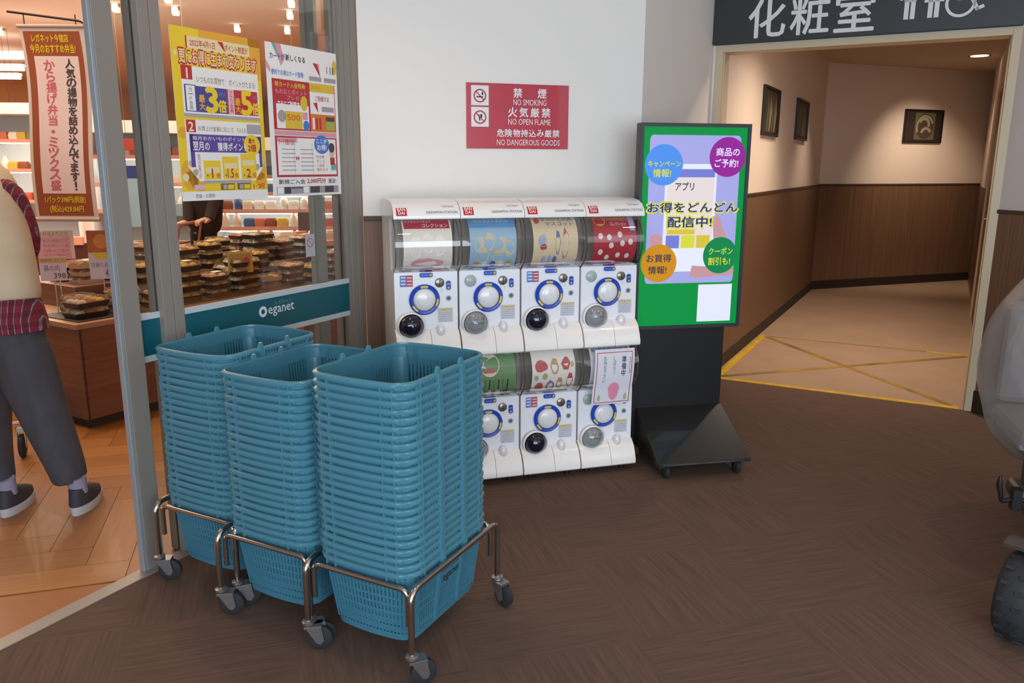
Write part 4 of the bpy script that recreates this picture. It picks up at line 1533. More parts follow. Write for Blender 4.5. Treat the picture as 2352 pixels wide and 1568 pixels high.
def draw_white(mb, f):
    RED, YEL, ORG, WH, GR, TEAL_, PINK, BLU, INK, DK, GRN, SKIN = range(12)
    mb.poly([f(.08, .0, 2), f(.14, 0, 2), f(.22, .09, 2), f(.18, .11, 2)], TEAL_)
    mb.poly([f(.13, .0, 3), f(.20, 0, 3), f(.24, .10, 3), f(.19, .14, 3)], PINK)
    mb.poly([f(0, .11, 2), f(.05, .16, 2), f(.05, .19, 2), f(0, .16, 2)], PINK)
    mb.text(f, 'カードが', .05, .25, .06, .10, 4, INK, .02, True)
    mb.text(f, '新しくなる', .26, .53, .06, .10, 4, DK, .02, True)
    mb.text(f, '便利でお得なカード登場!', .06, .5, .165, .20, 3, BLU, .01, True)
    mb.poly([f(.64, .09, 3), f(.73, .09, 3), f(.745, .18, 3)], RED)
    mb.poly([f(.70, .09, 4), f(.73, .09, 4), f(.745, .18, 4)], PINK)
    for u, c in ((.84, PINK), (.89, TEAL_), (.93, INK)):
        mb.rect(f, u, u + .018, .10, .15, 3, c)
    mb.disc(f, .965, .1, .033, .05, 3, YEL, 16)
    mb.rect(f, .58, .76, .18, .21, 2, GR)
    mb.rect(f, .80, .98, .18, .21, 2, GR)
    mb.rect(f, .06, .955, .225, .555, 2, RED)
    mb.text(f, '新カード入会特典!', .10, .52, .24, .275, 3, YEL, .02, True)
    mb.text(f, 'もれなくポイント', .10, .53, .285, .32, 3, PINK, .01, True)
    mb.text(f, 'プレゼント', .25, .54, .325, .355, 3, PINK, .01, True)
    mb.rect(f, .10, .55, .385, .545, 3, WH)
    mb.text(f, 'さらにご利用で', .12, .42, .365, .40, 4, WH, .04, True)
    mb.disc(f, .17, .465, .055, .04, 4, GR, 20)
    mb.rect(f, .215, .45, .43, .545, 4, YEL)
    mb.text(f, '500', .24, .42, .45, .49, 5, ORG, .03, True)
    mb.disc(f, .485, .37, .05, .05, 5, YEL, 18)
    mb.rect(f, .455, .53, .43, .48, 4, PINK)
    mb.disc(f, .505, .52, .045, .035, 5, BLU, 18)
    mb.rect(f, .575, .945, .225, .285, 3, YEL)
    mb.text(f, 'クレジット', .60, .74, .24, .27, 4, ORG, .02, True)
    mb.rect(f, .575, .945, .285, .435, 3, WH)
    mb.text(f, 'ご登録方法', .65, .86, .31, .345, 4, RED, .01, True)
    mb.poly([f(.62, .36, 4), f(.68, .355, 4), f(.69, .425, 4)], RED)
    mb.rect(f, .745, .93, .38, .415, 4, GR)
    mb.rect(f, .575, .945, .435, .555, 3, ORG)
    for u in (.60, .65, .70):
        mb.rect(f, u, u + .03, .46, .54, 4, (WH, RED, YEL)[int((u - .6) * 20)])
    mb.rect(f, .80, .93, .45, .54, 4, GRN)
    mb.rect(f, .80, .93, .45, .48, 5, DK)
    mb.rect(f, .06, .955, .56, .59, 2, PINK)
    mb.rect(f, .06, .955, .595, .87, 2, RED)
    mb.rect(f, .085, .935, .605, .855, 3, WH)
    mb.rect(f, .085, .36, .605, .635, 4, PINK)
    mb.text(f, 'カード切替の流れ', .1, .33, .615, .655, 5, RED, .01, True)
    for u in (.14, .40):
        for j in range(6):
            mb.rect(f, u, u + .19, .68 + .028 * j, .686 + .028 * j, 4, GR)
        mb.rect(f, u + .17, u + .175, .64, .85, 4, GR)
    mb.text(f, '▶▶', .335, .385, .725, .76, 4, RED, 0, True)
    mb.disc(f, .72, .645, .115, .065, 4, BLU, 24)
    mb.text(f, 'ここが', .64, .80, .605, .635, 5, WH, .02, True)
    mb.text(f, 'お得!', .65, .79, .645, .685, 5, WH, .02, True)
    for j in range(4):
        mb.text(f, ('年会費', 'ずっと', '入会金', '無料です')[j], .63, .63 + (.12, .13, .12, .17)[j], .72 + .03 * j, .742 + .03 * j, 4, RED, 0, True)
    mb.disc(f, .87, .69, .04, .05, 5, SKIN, 18)
    mb.disc(f, .87, .665, .045, .035, 6, DK, 18)
    mb.rect(f, .84, .91, .735, .785, 5, RED)
    mb.rect(f, .85, .93, .78, .825, 5, TEAL_)
    mb.text(f, '新規ご入会', .08, .45, .885, .918, 3, DK, .01, True)
    mb.text(f, '2,000円分', .48, .76, .88, .918, 3, RED, .02, True)
    mb.text(f, '進呈!', .80, .92, .885, .918, 3, DK, .01, True)
    mb.rect(f, .045, .955, .935, .985, 3, GR)
    mb.rect(f, .055, .14, .938, .982, 4, WH)
    mb.rect(f, .15, .24, .938, .982, 4, DK)
    mb.rect(f, .42, .50, .938, .982, 4, WH)
    for u in (.52, .74):
        mb.rect(f, u, u + .14, .938, .982, 4, DK)
    mb.rect(f, .25, .41, .938, .95, 4, INK)


poster('card_poster', 'white and red card membership poster on the glass beside the wide post', -0.560, 1.880, 0.410, 0.588, draw_white,
       ['b5333c', 'd8b83a', 'd8742c', 'eae8e6', 'a09aa0', '6fa6a2', 'd39aa4', '4a78c6', '5a5c7e', '4a4446', '9aac52', 'd8b49a'])
# small no-entry sticker on the glass
t = empty('glass_sticker', 'small white prohibition sticker low on the glass near the mullion', 'sticker', FG @ Matrix.Translation((-0.365, -0.020, 1.13)))
MB().box(-.028, .028, 0.0175, 0.0188, -.095, 0).build('sheet', mat('sticker_pale', 'a8acb0', 0.6), t)
f = lambda u, v, k: (u, 0.0173 - 0.0003 * k, -v)
MB().disc(f, 0, .035, .02, .02, 1, 0, 24, .82).add([f(-.015, .021, 1), f(-.013, .019, 1), f(.015, .049, 1), f(.013, .051, 1)], [(0, 1, 2, 3)]).build('print', ink('a8606a'), t)

# ================================================================== HANGING BANNER ON A PIPE STAND
BY = 4.62
t = empty('banner_stand', 'dark bent pipe stand carrying a long cloth lunch banner', 'banner', Matrix())
p0, p1, p2, p3 = at(16, 26, BY), at(190, 48, BY), at(203, 84, BY), at(252, 520, BY)
p3 = Vector((p2.x, BY, 0.60))
MB().tube(fillet([p0, at(199, 50, BY), p3], 0.05, 8), 0.007, 10).build('pipe', mat('dark_pipe', '3a2c26', 0.4, 0.5), t, smooth=50)
MB().lathe([(.10, 0), (.10, .008), (.012, .014)], (p3.x, p3.y, .588), 'Z', 20).build('base', BLACK, t, smooth=40)
bx0, bx1 = at(38, 62, BY), at(186, 66, BY)
bw, bzt, bzb = (bx1 - bx0).length, bx0.z, at(95, 500, BY).z
ex = (bx1 - bx0).normalized()


def bf_(u, v, k):
    # cloth swings a little forwards at its foot
    sw_ = 0.012 * math.sin(3.1 * v) + 0.02 * math.sin(5 * v + 1)
    return (bx0.x + bw * u + sw_ * .6 + .018 * v, BY - 0.05 * v * v + .01 * math.sin(6 * v) - 0.0008 * k, bzt + (bzb - bzt) * v)


bf_.asp = bw / (bzt - bzb)
c = MB().rect(bf_, 0, 1, 0, 1, 0, 0, 4, 16).rect(bf_, 0, 1, 0, 1, -1, 0, 4, 16).build('cloth', mat('banner_white', 'cdb9a8', 0.8), t, smooth=60)
mb = MB()
mb.rect(bf_, .05, .93, .02, .985, 1, 0, 3, 16)
mb.rect(bf_, .16, .85, .145, .865, 2, 1, 3, 14)
mb.text(bf_, 'レガネット今宿店', .17, .74, .035, .075, 3, 2, .03, True)
mb.text(bf_, '今月のおすすめ弁当!', .12, .83, .085, .13, 3, 2, .03, True)
mb.vtext(bf_, '人気の揚物を詰め込んでます!', .70, .16, .85, .17, 3, 3, .04)
mb.vtext(bf_, 'から揚げ弁当・ミックス盛', .38, .165, .85, .25, 3, 4, .025)
mb.text(bf_, '1パック398円(税抜)', .18, .83, .88, .92, 3, 2, .03, True)
mb.text(bf_, '(税込)429.84円', .24, .78, .93, .97, 3, 2, .03, True)
mb.build('cloth_print', [ink('93451c'), ink('e0c4ba'), ink('d9b312'), ink('4a3a38'), ink('c65a5c')], c, smooth=60)
mb = MB()
mb.tube([bf_(-.02, -.005, 0), bf_(1.02, -.005, 0)], .010, 10)
mb.build('top_bar', mat('banner_bar', 'b59a88', 0.5), t, smooth=50)
MB().tube([bf_(-.02, 1.005, 0), bf_(1.02, 1.005, 0)], .012, 10).build('bottom_bar', MATS['banner_bar'], t, smooth=50)
for u in (.1, .9):
    a = Vector(bf_(u, -.01, 0))
    MB().tube([a, a + Vector((0, 0, .055))], .003, 6).build('hook', mat('dark_pipe'), t)

# ================================================================== FOOD ISLAND
IC = fl(205, 988)
FI = frame(IC, AG + 3)                     # x along the shop front, y into the shop
IL, ID, IH = 2.3, 1.10, 0.56
WOODI = mat('island_wood', '74503f', 0.42, color2='64392a', nscale=2.0, stretch=(0.6, 0.6, 18), ramp=(.3, .7))
t = empty('food_island', 'low wooden island counter with trays of packed food behind the glass', 'counter', FI)
MB().box(0.03, IL - .03, 0.03, ID - .03, 0, 0.06).build('plinth', BASE_DARK, t)
n = 4
for k in range(n):
    MB().box(k * IL / n + .003, (k + 1) * IL / n - .003, 0, 0.02, 0.055, IH).build('front_panel', WOODI, t, bevel=.002)
    MB().box(k * IL / n + .003, (k + 1) * IL / n - .003, ID - .02, ID, 0.055, IH).build('back_panel', WOODI, t, bevel=.002)
for x in (0.0, IL - .02):
    MB().box(x, x + .02, 0.0, ID / 2 - .002, 0.055, IH).build('end_panel', WOODI, t, bevel=.002)
    MB().box(x, x + .02, ID / 2 + .002, ID, 0.055, IH).build('end_panel', WOODI, t, bevel=.002)
MB().box(-.02, IL + .02, -.02, ID + .02, IH, IH + .03).build('counter_edge', mat('island_edge', '9a7558', 0.4), t, bevel=.004)
MB().box(0.25, IL, 0.42, ID, IH + .03, IH + .16).build('raised_tier', WOODI, t, bevel=.003)
MB().box(0.02, IL - .02, 0.02, 0.40, IH + .03, IH + .035).build('deck_mat', mat('deck_dark', '2a211c', 0.6), t)
MB().box(.3, 1.5, -.012, -.002, IH + .03, IH + .075).build('front_guard', glassy('acrylic_guard', 'e9e2da', 0.06), t)

FOODS = [mat('food_rice', 'd8cdb4', 0.7, noise=.3, nscale=60), mat('food_fried', 'a8622a', 0.7, noise=.45, nscale=50), mat('food_egg', 'd8a83a', 0.6, noise=.2, nscale=40),
         mat('food_salmon', 'd08a62', 0.6, noise=.3, nscale=40), mat('food_green', '6d7d3a', 0.7, noise=.4, nscale=60)]
TRAYM = [mat('tray_black', '2a201c', 0.35), mat('tray_brown', '4e3426', 0.4), mat('tray_cream', 'b9a084', 0.45)]
LIDM = glassy('pack_lid', 'f0ece8', 0.05, 0.10, 'e8dccb')


def pack_meshes(w_, l_, h_, tr_, fd):
    top, bot = rrect(w_, l_, .015, h_ * .55, 3), rrect(w_ * .88, l_ * .9, .015, 0, 3)
    tray = MB().loft([bot, top, rrect(w_ * .95, l_ * .96, .012, h_ * .55, 3), rrect(w_ * .85, l_ * .87, .012, .006, 3)]).build('tray', TRAYM[tr_], data=True)
    mb = MB()
    for i, m in enumerate(fd):
        x0 = -w_ * .42 + w_ * .84 * i / len(fd)
        x1 = x0 + w_ * .84 / len(fd) - .004
        for j in range(3):
            y = -l_ * .30 + l_ * .3 * j
            mb.ball(((x0 + x1) / 2, y, h_ * .52), (x1 - x0) * .5, l_ * .15, h_ * .32, 8, 5, i)
    food = mb.build('food', [FOODS[i] for i in fd], data=True, smooth=70)
    lid = MB().loft([rrect(w_ * 1.01, l_ * 1.01, .015, h_ * .55, 3), rrect(w_ * .98, l_ * .98, .015, h_ * .62, 3), rrect(w_ * .9, l_ * .92, .02, h_, 3)]).build('clear_lid', LIDM, data=True, smooth=30)
    return tray, food, lid


PK = [pack_meshes(.20, .15, .055, 0, (0, 1, 2)), pack_meshes(.16, .13, .05, 1, (3, 0)), pack_meshes(.17, .12, .045, 2, (1, 4, 2)), pack_meshes(.14, .14, .06, 0, (2, 2))]
STICK = MB().box(-.03, .03, -.02, .02, 0, .0012).build('price_sticker', mat('sticker_cream', 'd9c9a0', 0.6), data=True)


def packrow(xs, y, z, kinds, counts, tilt=0, lab='', grp=''):
    for i, x in enumerate(xs):
        kd = kinds[i % len(kinds)]
        hgt = (.056, .051, .046, .061)[kd]
        if x > IL - .1 or (abs(x - .33) < .13 and abs(y - .33) < .13):
            continue
        for k in range(counts[i % len(counts)]):
            Mx = FI @ Matrix.Translation((x + .006 * math.sin(i * 3 + k * 2), y + .006 * math.cos(i + k), z + k * hgt)) @ Matrix.Rotation(R(8 * math.sin(i * 1.7 + k)), 4, 'Z')
            nk_ = counts[i % len(counts)]
            lv = 'top' if k == nk_ - 1 else ('bottom' if k == 0 else ORD[k] + ' lowest')
            t = empty('food_pack', '%s lidded food pack of the %s pile from the door, %s' % (lv, (['first'] + ORD[1:])[i], lab), 'food pack', Mx, grp)
            for me in PK[kd]:
                place(me.name.split('.')[0], me, t)
            if (i + k) % 2 == 0:
                place('price_sticker', STICK, t, Matrix.Translation((.02, 0, hgt - .001)))


zt_ = IH + .035
packrow([.14 + .215 * k for k in range(10)], .14, zt_, (0, 2, 1, 3, 1), (2, 3, 2, 4, 3, 4), 0, 'front row of island', 'food packs in the front row of the island')
packrow([.20 + .215 * k for k in range(10)], .31, zt_, (1, 0, 3, 2), (2, 3, 4, 3), 0, 'second row of island', 'food packs in the second row of the island')
packrow([.40 + .22 * k for k in range(9)], .54, IH + .16, (2, 0, 1, 0, 3), (3, 2, 4, 3), 0, 'front of raised tier', 'food packs along the raised tier of the island')
packrow([.42 + .22 * k for k in range(9)], .74, IH + .16, (0, 3, 1, 2), (2, 3, 4, 3), 0, 'back of raised tier', 'food packs at the back of the raised tier')


def price_card(label, px, py, Y, wd, ht, cols, draw, az=75, name='price_card'):
    p = at(px, py, Y)
    t = empty(name, label, 'price card', frame(p, az, p.z), 'price cards around the food island')
    zs = IH + .03 - p.z
    MB().tube([(0, .006, -ht / 2), (0, .006, zs + .004)], .003, 6).lathe([(.03, zs), (.03, zs + .004)], (0, .006, 0), 'Z', 14).build('card_stem', mat('clear_stem', 'b8b0a8', .3), t)
    MB().box(-wd / 2, wd / 2, 0, .002, -ht / 2, ht / 2).build('sheet', mat('card_' + cols[0], cols[0], 0.6), t)
    f = lambda u, v, k: ((u - .5) * wd, -.0002 - .0003 * k, (.5 - v) * ht)
    mb = MB()
    draw(mb, f)
    mb.build('print', [ink(c) for c in cols[1:]], t)
    return t, p


def pc_pink(mb, f):
    mb.rect(f, 0, .9, .22, 1, 1, 0)
    mb.text(f, 'お弁当よりどり', .06, .85, .04, .2, 1, 1, 0, True)
    for j in range(4):
        mb.text(f, '販売価格のご案内です'[j:j + 6], .15, .85, .3 + .17 * j, .42 + .17 * j, 2, 2, 0, True)


def pc_white(mb, f):
    mb.rect(f, 0, 1, .05, .25, 1, 0)
    mb.text(f, '店内手づくり', .08, .92, .08, .22, 2, 1, 0, True)
    mb.text(f, '幕の内', .15, .75, .35, .6, 1, 1, 0, True)
    mb.text(f, '398', .5, .95, .68, .9, 1, 1, .02, True)


def pc_tall(mb, f):
    mb.rect(f, .0, 1, .0, .45, 1, 0)
    mb.disc(f, .55, .22, .3, .15, 2, 1, 16)
    mb.poly([f(.1, .46, 2), f(1, .46, 2), f(1, .58, 2), f(.3, .58, 2)], 2)
    mb.text(f, '日替り弁当', .1, .9, .66, .76, 1, 3, 0, True)
    mb.text(f, '450', .6, .98, .8, .95, 1, 3, .02, True)


price_card('pink and cream price card on the near end of the food island', 128, 562, 4.60, .19, .165, ['d8bfa4', 'd69a9c', '7d6a3a', 'b0707a'], pc_pink)
price_card('small white price card with an orange heading below the pink card', 122, 617, 4.45, .135, .135, ['c9b4bc', 'c79a5a', '6a5a66'], pc_white)
price_card('tall price card with an orange photo and yellow ribbon next to the door stile', 232, 585, 4.62, .135, .28, ['c3b0bc', 'a85a24', 'c9803a', 'c9b020', '6a5a66'], pc_tall)
price_card('yellow and red price card on the case behind the food island', 552, 602, 5.20, .155, .135, ['b9983c', 'a8803a', 'b53a2a', '6d6a2a'], lambda mb, f: (mb.rect(f, .08, .92, .1, .9, 1, 0), mb.disc(f, .75, .5, .15, .25, 2, 1, 14), mb.text(f, '特価', .1, .4, .3, .8, 2, 2, .02, True)), 65)

# ================================================================== CHILLED CASES, SHELVES, LAMPS OF THE SHOP
CASEW = mat('case_white', 'e6e9e8', 0.45)
PINKS = mat('case_pink_edge', 'd69a84', 0.5)
ITEM = [mat('item_' + c, c, 0.5) for c in ('d8d6cc', 'c9a83a', 'b5533a', '8a4a2a', 'd9c8b4', '7a8a4a', 'c46a4a', 'e3e1da', '3f5a8a')]


def goods_case(label, M, L_, shelves, H_, group, itemlab, ncol, fill=1.0, bright=True, itemname='packed_item'):
    t = empty('chilled_case', label, 'display case', M)
    MB().box(0, L_, .55, .6, 0, H_).box(0, .04, 0, .6, 0, H_).box(L_ - .04, L_, 0, .6, 0, H_).build('cabinet', CASEW, t)
    MB().box(-.01, L_ + .01, -.03, .6, 0, .52).build('case_base', mat('case_base_brown', '4a2a22', 0.5), t)
    MB().box(-.01, L_ + .01, -.06, .0, .50, .60).build('front_bumper', PINKS, t, bevel=.01)
    MB().box(0, L_, -.02, .6, H_, H_ + .12).build('canopy', CASEW, t)
    for k, (z, dep) in enumerate(shelves):
        MB().box(.04, L_ - .04, .55 - dep, .56, z - .02, z).build('shelf', CASEW, t)
        MB().box(.04, L_ - .04, .55 - dep - .008, .55 - dep, z - .035, z + .005).build('price_rail', PINKS, t)
        if k:
            MB().box(.1, L_ - .1, .55 - dep + .02, .55 - dep + .045, z - .045, z - .022).build('light_tube', mat('case_tube', 'fff4ea', 0.4, emit=9.0), t)
    random.seed(ncol)
    forms = {}
    for k, (z, dep) in enumerate(shelves):
        for i in range(ncol):
            if random.random() > fill:
                continue
            x = .1 + (L_ - .2) * (i + .5) / ncol
            kind = random.randrange(len(ITEM))
            tall = random.random() < .4
            key = (kind, tall)
            if key not in forms:
                if tall:
                    forms[key] = MB().lathe([(.034, 0), (.038, .01), (.038, .09), (.02, .12), (.016, .13), (.018, .15)], n=12).build(itemname, ITEM[kind], data=True, smooth=40)
                else:
                    forms[key] = MB().loft([rrect(.10, .09, .012, 0, 2), rrect(.11, .10, .014, .05, 2), rrect(.09, .08, .02, .085, 2)]).build(itemname, ITEM[kind], data=True, smooth=40)
            for dd_ in (0.07,):
                o = place(itemname, forms[key], None, M @ Matrix.Translation((x + random.uniform(-.01, .01), .55 - dep + dd_, z)))
                cn = ('pale', 'yellow', 'red-brown', 'dark brown', 'cream', 'olive', 'salmon', 'white', 'blue')[kind]
                tag(o, '%s %s, %s along shelf %s of the %s' % (cn, 'bottle' if tall else 'pack', (['first'] + ORD[1:])[i], ('one', 'two', 'three', 'four', 'five')[k], itemlab), 'grocery', group)
    return t


Mc = frame(at(470, 520, 7.9), 84)
goods_case('white open chilled case with pink edge behind the food island', Mc, 1.55, ((.62, .5), (.80, .40), (.97, .36), (1.14, .34), (1.31, .32)), 1.55, 'packed goods in the white chilled case',
           'white chilled case', 12)
Mc2 = frame(at(-60, 420, 9.2), 88)
goods_case('tall lit shelf case of bottles far behind the cloth banner', Mc2, 1.15, ((1.0, .4), (1.35, .4), (1.68, .36)), 1.95, 'bottles in the far lit case',
           'lit case far behind the banner', 9, 1.0, True, 'bottle')
Mc3 = frame(at(196, 420, 8.2), 80)
goods_case('narrow grocery shelf seen between the banner and the door stile', Mc3, 1.0, ((.95, .4), (1.22, .4), (1.5, .36)), 1.72, 'goods on the narrow grocery shelf',
           'narrow shelf beside the banner', 8, 1.0, True, 'boxed_grocery')
# low display ledge with trays at the right of the case
t = empty('display_ledge', 'low pale ledge with pink packs at the end of the chilled case', 'counter', frame(at(640, 545, 7.0), 60))
MB().box(0, .6, 0, .35, .70, .75).build('ledge_top', PINKS, t, bevel=.006)
MB().box(.03, .57, .03, .32, 0, .70).build('ledge_body', MATS['case_base_brown'], t)
for k in range(4):
    o = place('food_pack', MB().loft([rrect(.12, .10, .012, 0, 2), rrect(.13, .11, .014, .05, 2), rrect(.11, .09, .02, .08, 2)]).build('food_pack', ITEM[(4, 6, 0, 4)[k]], data=True), None,
              frame(at(640, 545, 7.0), 60) @ Matrix.Translation((.09 + .14 * k, .15, .75)))
    tag(o, '%s pack along the low pale ledge by the mullion' % ('first', 'second', 'third', 'last')[k], 'grocery', 'packs on the low pale ledge')
# hanging signs, aisle pieces
def hang_board(label, px, py, Y, wd, ht, c, name='hanging_board', cat='sign', az=85):
    p = at(px, py, Y)
    t = empty(name, label, cat, frame(p, az, p.z))
    MB().box(-wd / 2, wd / 2, 0, .02, -ht / 2, ht / 2).build('panel', mat('panel_' + c, c, 0.6), t, bevel=.002)
    for s in (-1, 1):
        MB().tube([(s * wd * .4, .01, ht / 2), (s * wd * .4, .01, 3.05 - p.z)], .002, 6).build('wire', ZINC, t)


hang_board('light blue hanging board seen between the two posts', 318, 465, 6.0, .30, .36, 'a8cbe0')
hang_board('dark blue hanging board above the light blue one', 318, 395, 6.0, .22, .09, '2a3c8a')
hang_board('red hanging board high between the two posts', 306, 332, 7.5, .16, .10, 'c0402a')
hang_board('pale blue board under the yellow poster', 420, 482, 7.3, .30, .11, '9fc4d0')
hang_board('dark menu board with white prices beside the mullion', 712, 512, 7.6, .22, .20, '4a3d38')
# three ceiling light rows
for k, (y_, Y) in enumerate(((127, 11.0), (155, 12.3), (175, 13.4))):
    p = at(-40, y_, Y)
    t = empty('strip_light', 'white strip light under the shop ceiling, %s of three' % ('highest in view', 'middle', 'lowest in view')[k], 'ceiling light', frame(p, 88, p.z), 'strip lights behind the banner')
    MB().box(-.6, .55, 0, .14, .02, .06).build('housing', CASEW, t)
    MB().box(-.58, .53, -.004, .144, -.03, .02).build('diffuser', mat('strip_glow', 'ffffff', 0.4, emit=5.0), t, bevel=.008)
# spotlights under the shop ceiling
DL = [(266, 20, 'nearest the door stile'), (403, 27, 'above the left edge of the yellow poster'), (386, -2, 'at the picture top over the yellow poster'), (545, 67, 'over the right edge of the yellow poster'),
      (669, 8, 'topmost of three over the white poster'), (666, 36, 'middle of three over the white poster'), (660, 71, 'lowest of three over the white poster'), (2, 74, 'at the far left above the strip lights')]
for x, y, lab in DL:
    p = fl(x, y, 3.0)
    t = empty('spotlight', 'small square shop spotlight %s' % lab, 'ceiling light', frame(p, 80, p.z), 'spotlights under the shop ceiling')
    MB().box(-.035, .035, -.03, .04, -.03, .05).build('housing', mat('spot_housing', 'c9ad90', 0.5), t, bevel=.004)
    MB().box(-.029, .029, -.034, -.029, -.025, .042).box(-.029, .029, -.025, .035, -.033, -.029).build('lens', mat('spot_glow', 'fff0dc', 0.4, emit=7.0), t)
for q_ in ((.5, .3), (1.2, .4), (1.9, .5)):
    a = FI @ Vector((q_[0], q_[1], 2.9))
    spot('island_spotlight', a, FI @ Vector((q_[0] + .05, q_[1], .6)), 60, (1.0, .80, .60), 60, .7, .04)
# pair of pendant lamps far back
for x in (24, 38):
    p = at(x, 259, 10.5)
    t = empty('pendant_lamp', 'small white pendant lamp over the far lit case, %s one' % ('outer' if x < 30 else 'inner'), 'lamp', Matrix.Translation(p), 'pendant lamps over the far case')
    MB().lathe([(.012, .04), (.02, .03), (.026, -.04), (.001, -.045)], n=12).build('shade', mat('pendant_glow', 'fff6ea', .4, emit=3.0), t, smooth=40)
    MB().tube([(0, 0, .04), (0, 0, 3.05 - p.z)], .002, 6).build('cord', BLACK, t)
# red post low behind the end of the glass
p = fl(766, 790)
t = empty('fire_extinguisher', 'slim red object standing on the shop floor behind the last pane', 'extinguisher', frame(FG @ Vector((-.02, .45, 0)), 28))
MB().lathe([(.045, 0), (.05, .01), (.05, .62), (.03, .69), (.014, .70), (.014, .73)], n=20).build('cylinder', mat('extinguisher_red', 'c8281c', 0.35), t, smooth=40)
MB().box(-.012, .06, -.01, .01, .73, .75).tube([(.0, 0, .72), (-.05, 0, .68), (-.06, 0, .45)], .007, 8).build('handle', BLACK, t)

# ================================================================== PEOPLE
SKIN = mat('skin', 'c99a80', 0.55)


def skin_body(name, parent, joints, edges, root, m=SKIN, sub=1):
    """one continuous figure grown on a skeleton of (point, radius)"""
    me = bpy.data.meshes.new(name)
    names = list(joints)
    idx = {k: i for i, k in enumerate(names)}
    me.from_pydata([tuple(joints[k][0]) for k in names], [(idx[a], idx[b]) for a, b in edges], [])
    o = bpy.data.objects.new(name, me)
    COL.objects.link(o)
    md = o.modifiers.new('skin', 'SKIN')
    md.use_smooth_shade = True
    for k, sv in zip(names, me.skin_vertices[0].data):
        r = joints[k][1]
        sv.radius = r if isinstance(r, tuple) else (r, r)
        sv.use_root = (k == root)
    ms = o.modifiers.new('subsurf', 'SUBSURF')
    ms.levels = ms.render_levels = sub
    dg = bpy.context.evaluated_depsgraph_get()
    me2 = bpy.data.meshes.new_from_object(o.evaluated_get(dg))
    me2.materials.clear()
    me2.materials.append(m)
    bpy.data.objects.remove(o)
    bpy.data.meshes.remove(me)
    me2.name = name
    me2.polygons.foreach_set('use_smooth', [True] * len(me2.polygons))
    return place(name, me2, parent)


def hand_joints(J, E, wrist, prefix, fwd, side, curl=Vector((0, 0, -1))):
    """palm and five bent fingers from a wrist joint"""
    w0 = Vector(J[wrist][0])
    J[prefix + 'palm'] = (w0 + fwd * .055, (.032, .017))
    E.append((wrist, prefix + 'palm'))
    for k, (off, ln) in enumerate(((-.03, .052), (-.010, .062), (.010, .066), (.028, .054))):
        a = w0 + fwd * .085 + side * off
        J[prefix + 'k%d' % k] = (a, .0095)
        J[prefix + 'm%d' % k] = (a + fwd * ln * .45 + curl * ln * .25, .0088)
        J[prefix + 't%d' % k] = (a + fwd * ln * .55 + curl * ln * .75, .0075)
        E += [(prefix + 'palm', prefix + 'k%d' % k), (prefix + 'k%d' % k, prefix + 'm%d' % k), (prefix + 'm%d' % k, prefix + 't%d' % k)]
    a = w0 + fwd * .035 + side * .045
    J[prefix + 'th'] = (a, .011)
    J[prefix + 'th2'] = (a + fwd * .035 + curl * .02, .009)
    E += [(prefix + 'palm', prefix + 'th'), (prefix + 'th', prefix + 'th2')]


def face(parent, head, facing, r=.1):
    fw = facing.normalized()
    sd = Vector((fw.y, -fw.x, 0))
    mb = MB()
    for s in (-1, 1):
        p = head + fw * (r * .88) + sd * s * .032 + Vector((0, 0, .005))
        mb.ball(p, .011, .011, .007, 10, 6, 0)
    mb.build('eye', mat('eye_dark', '221a16', .3), parent, smooth=60)
    mb = MB()
    p = head + fw * (r * 1.0) + Vector((0, 0, -.02))
    mb.ball(p, .013, .013, .02, 10, 6)
    mb.build('nose', SKIN, parent, smooth=60)
    MB().ball(head + fw * (r * .88) + Vector((0, 0, -.055)), .022, .012, .006, 10, 6).build('mouth', mat('lips', 'a8655a', .5), parent, smooth=60)
    mb = MB()
    for s in (-1, 1):
        mb.ball(head + sd * s * r * .82, .014, .018, .03, 10, 6)
    mb.build('ear', SKIN, parent, smooth=60)


# ---- shopper walking into the shop at the doorway
P1 = empty('person', 'person in cream vest, dark red plaid shirt and grey trousers walking through the doorway', 'person', Matrix())
V = lambda x, y, Y: at(x, y, Y)
hip = V(18, 745, 3.22)
hr, hl = V(58, 775, 3.20), V(-28, 775, 3.24)
kr, kl = V(112, 935, 3.22), V(-22, 945, 3.36)
ar, al = V(163, 1118, 3.10), V(-4, 1122, 3.06)
ch = V(-28, 510, 3.40)
nk = V(-62, 395, 3.58)
hd = V(-98, 330, 3.72)
sr, sl = V(8, 440, 3.42), V(-110, 445, 3.60)
er, el = V(66, 560, 3.44), V(-150, 560, 3.75)
wr, wl = V(-10, 640, 3.72), V(-140, 640, 3.86)
J = {'hip': (hip, (.125, .09)), 'ch': (ch, (.13, .10)), 'nk': (nk, .05), 'hd0': (hd + Vector((.02, -.03, -.03)), .075), 'hd': (hd, .085), 'hd1': (hd + Vector((-.02, .03, .06)), .07),
     'hr': (hr, .085), 'hl': (hl, .085), 'kr': (kr, .058), 'kl': (kl, .058), 'ar': (ar, .04), 'al': (al, .04),
     'sr': (sr, .05), 'sl': (sl, .05), 'er': (er, .04), 'el': (el, .04), 'wr': (wr, .027), 'wl': (wl, .027)}
E_ = [('hip', 'ch'), ('ch', 'nk'), ('nk', 'hd0'), ('hd0', 'hd'), ('hd', 'hd1'), ('hip', 'hr'), ('hip', 'hl'), ('hr', 'kr'), ('hl', 'kl'), ('kr', 'ar'), ('kl', 'al'),
      ('ch', 'sr'), ('ch', 'sl'), ('sr', 'er'), ('sl', 'el'), ('er', 'wr'), ('el', 'wl')]
fwd = Vector((-.45, .9, 0)).normalized()
for wv, pf_ in (('wr', 'r'), ('wl', 'l')):
    hand_joints(J, E_, wv, pf_, fwd, Vector((.9, .45, 0)))
body = skin_body('body', P1, J, E_, 'hip')
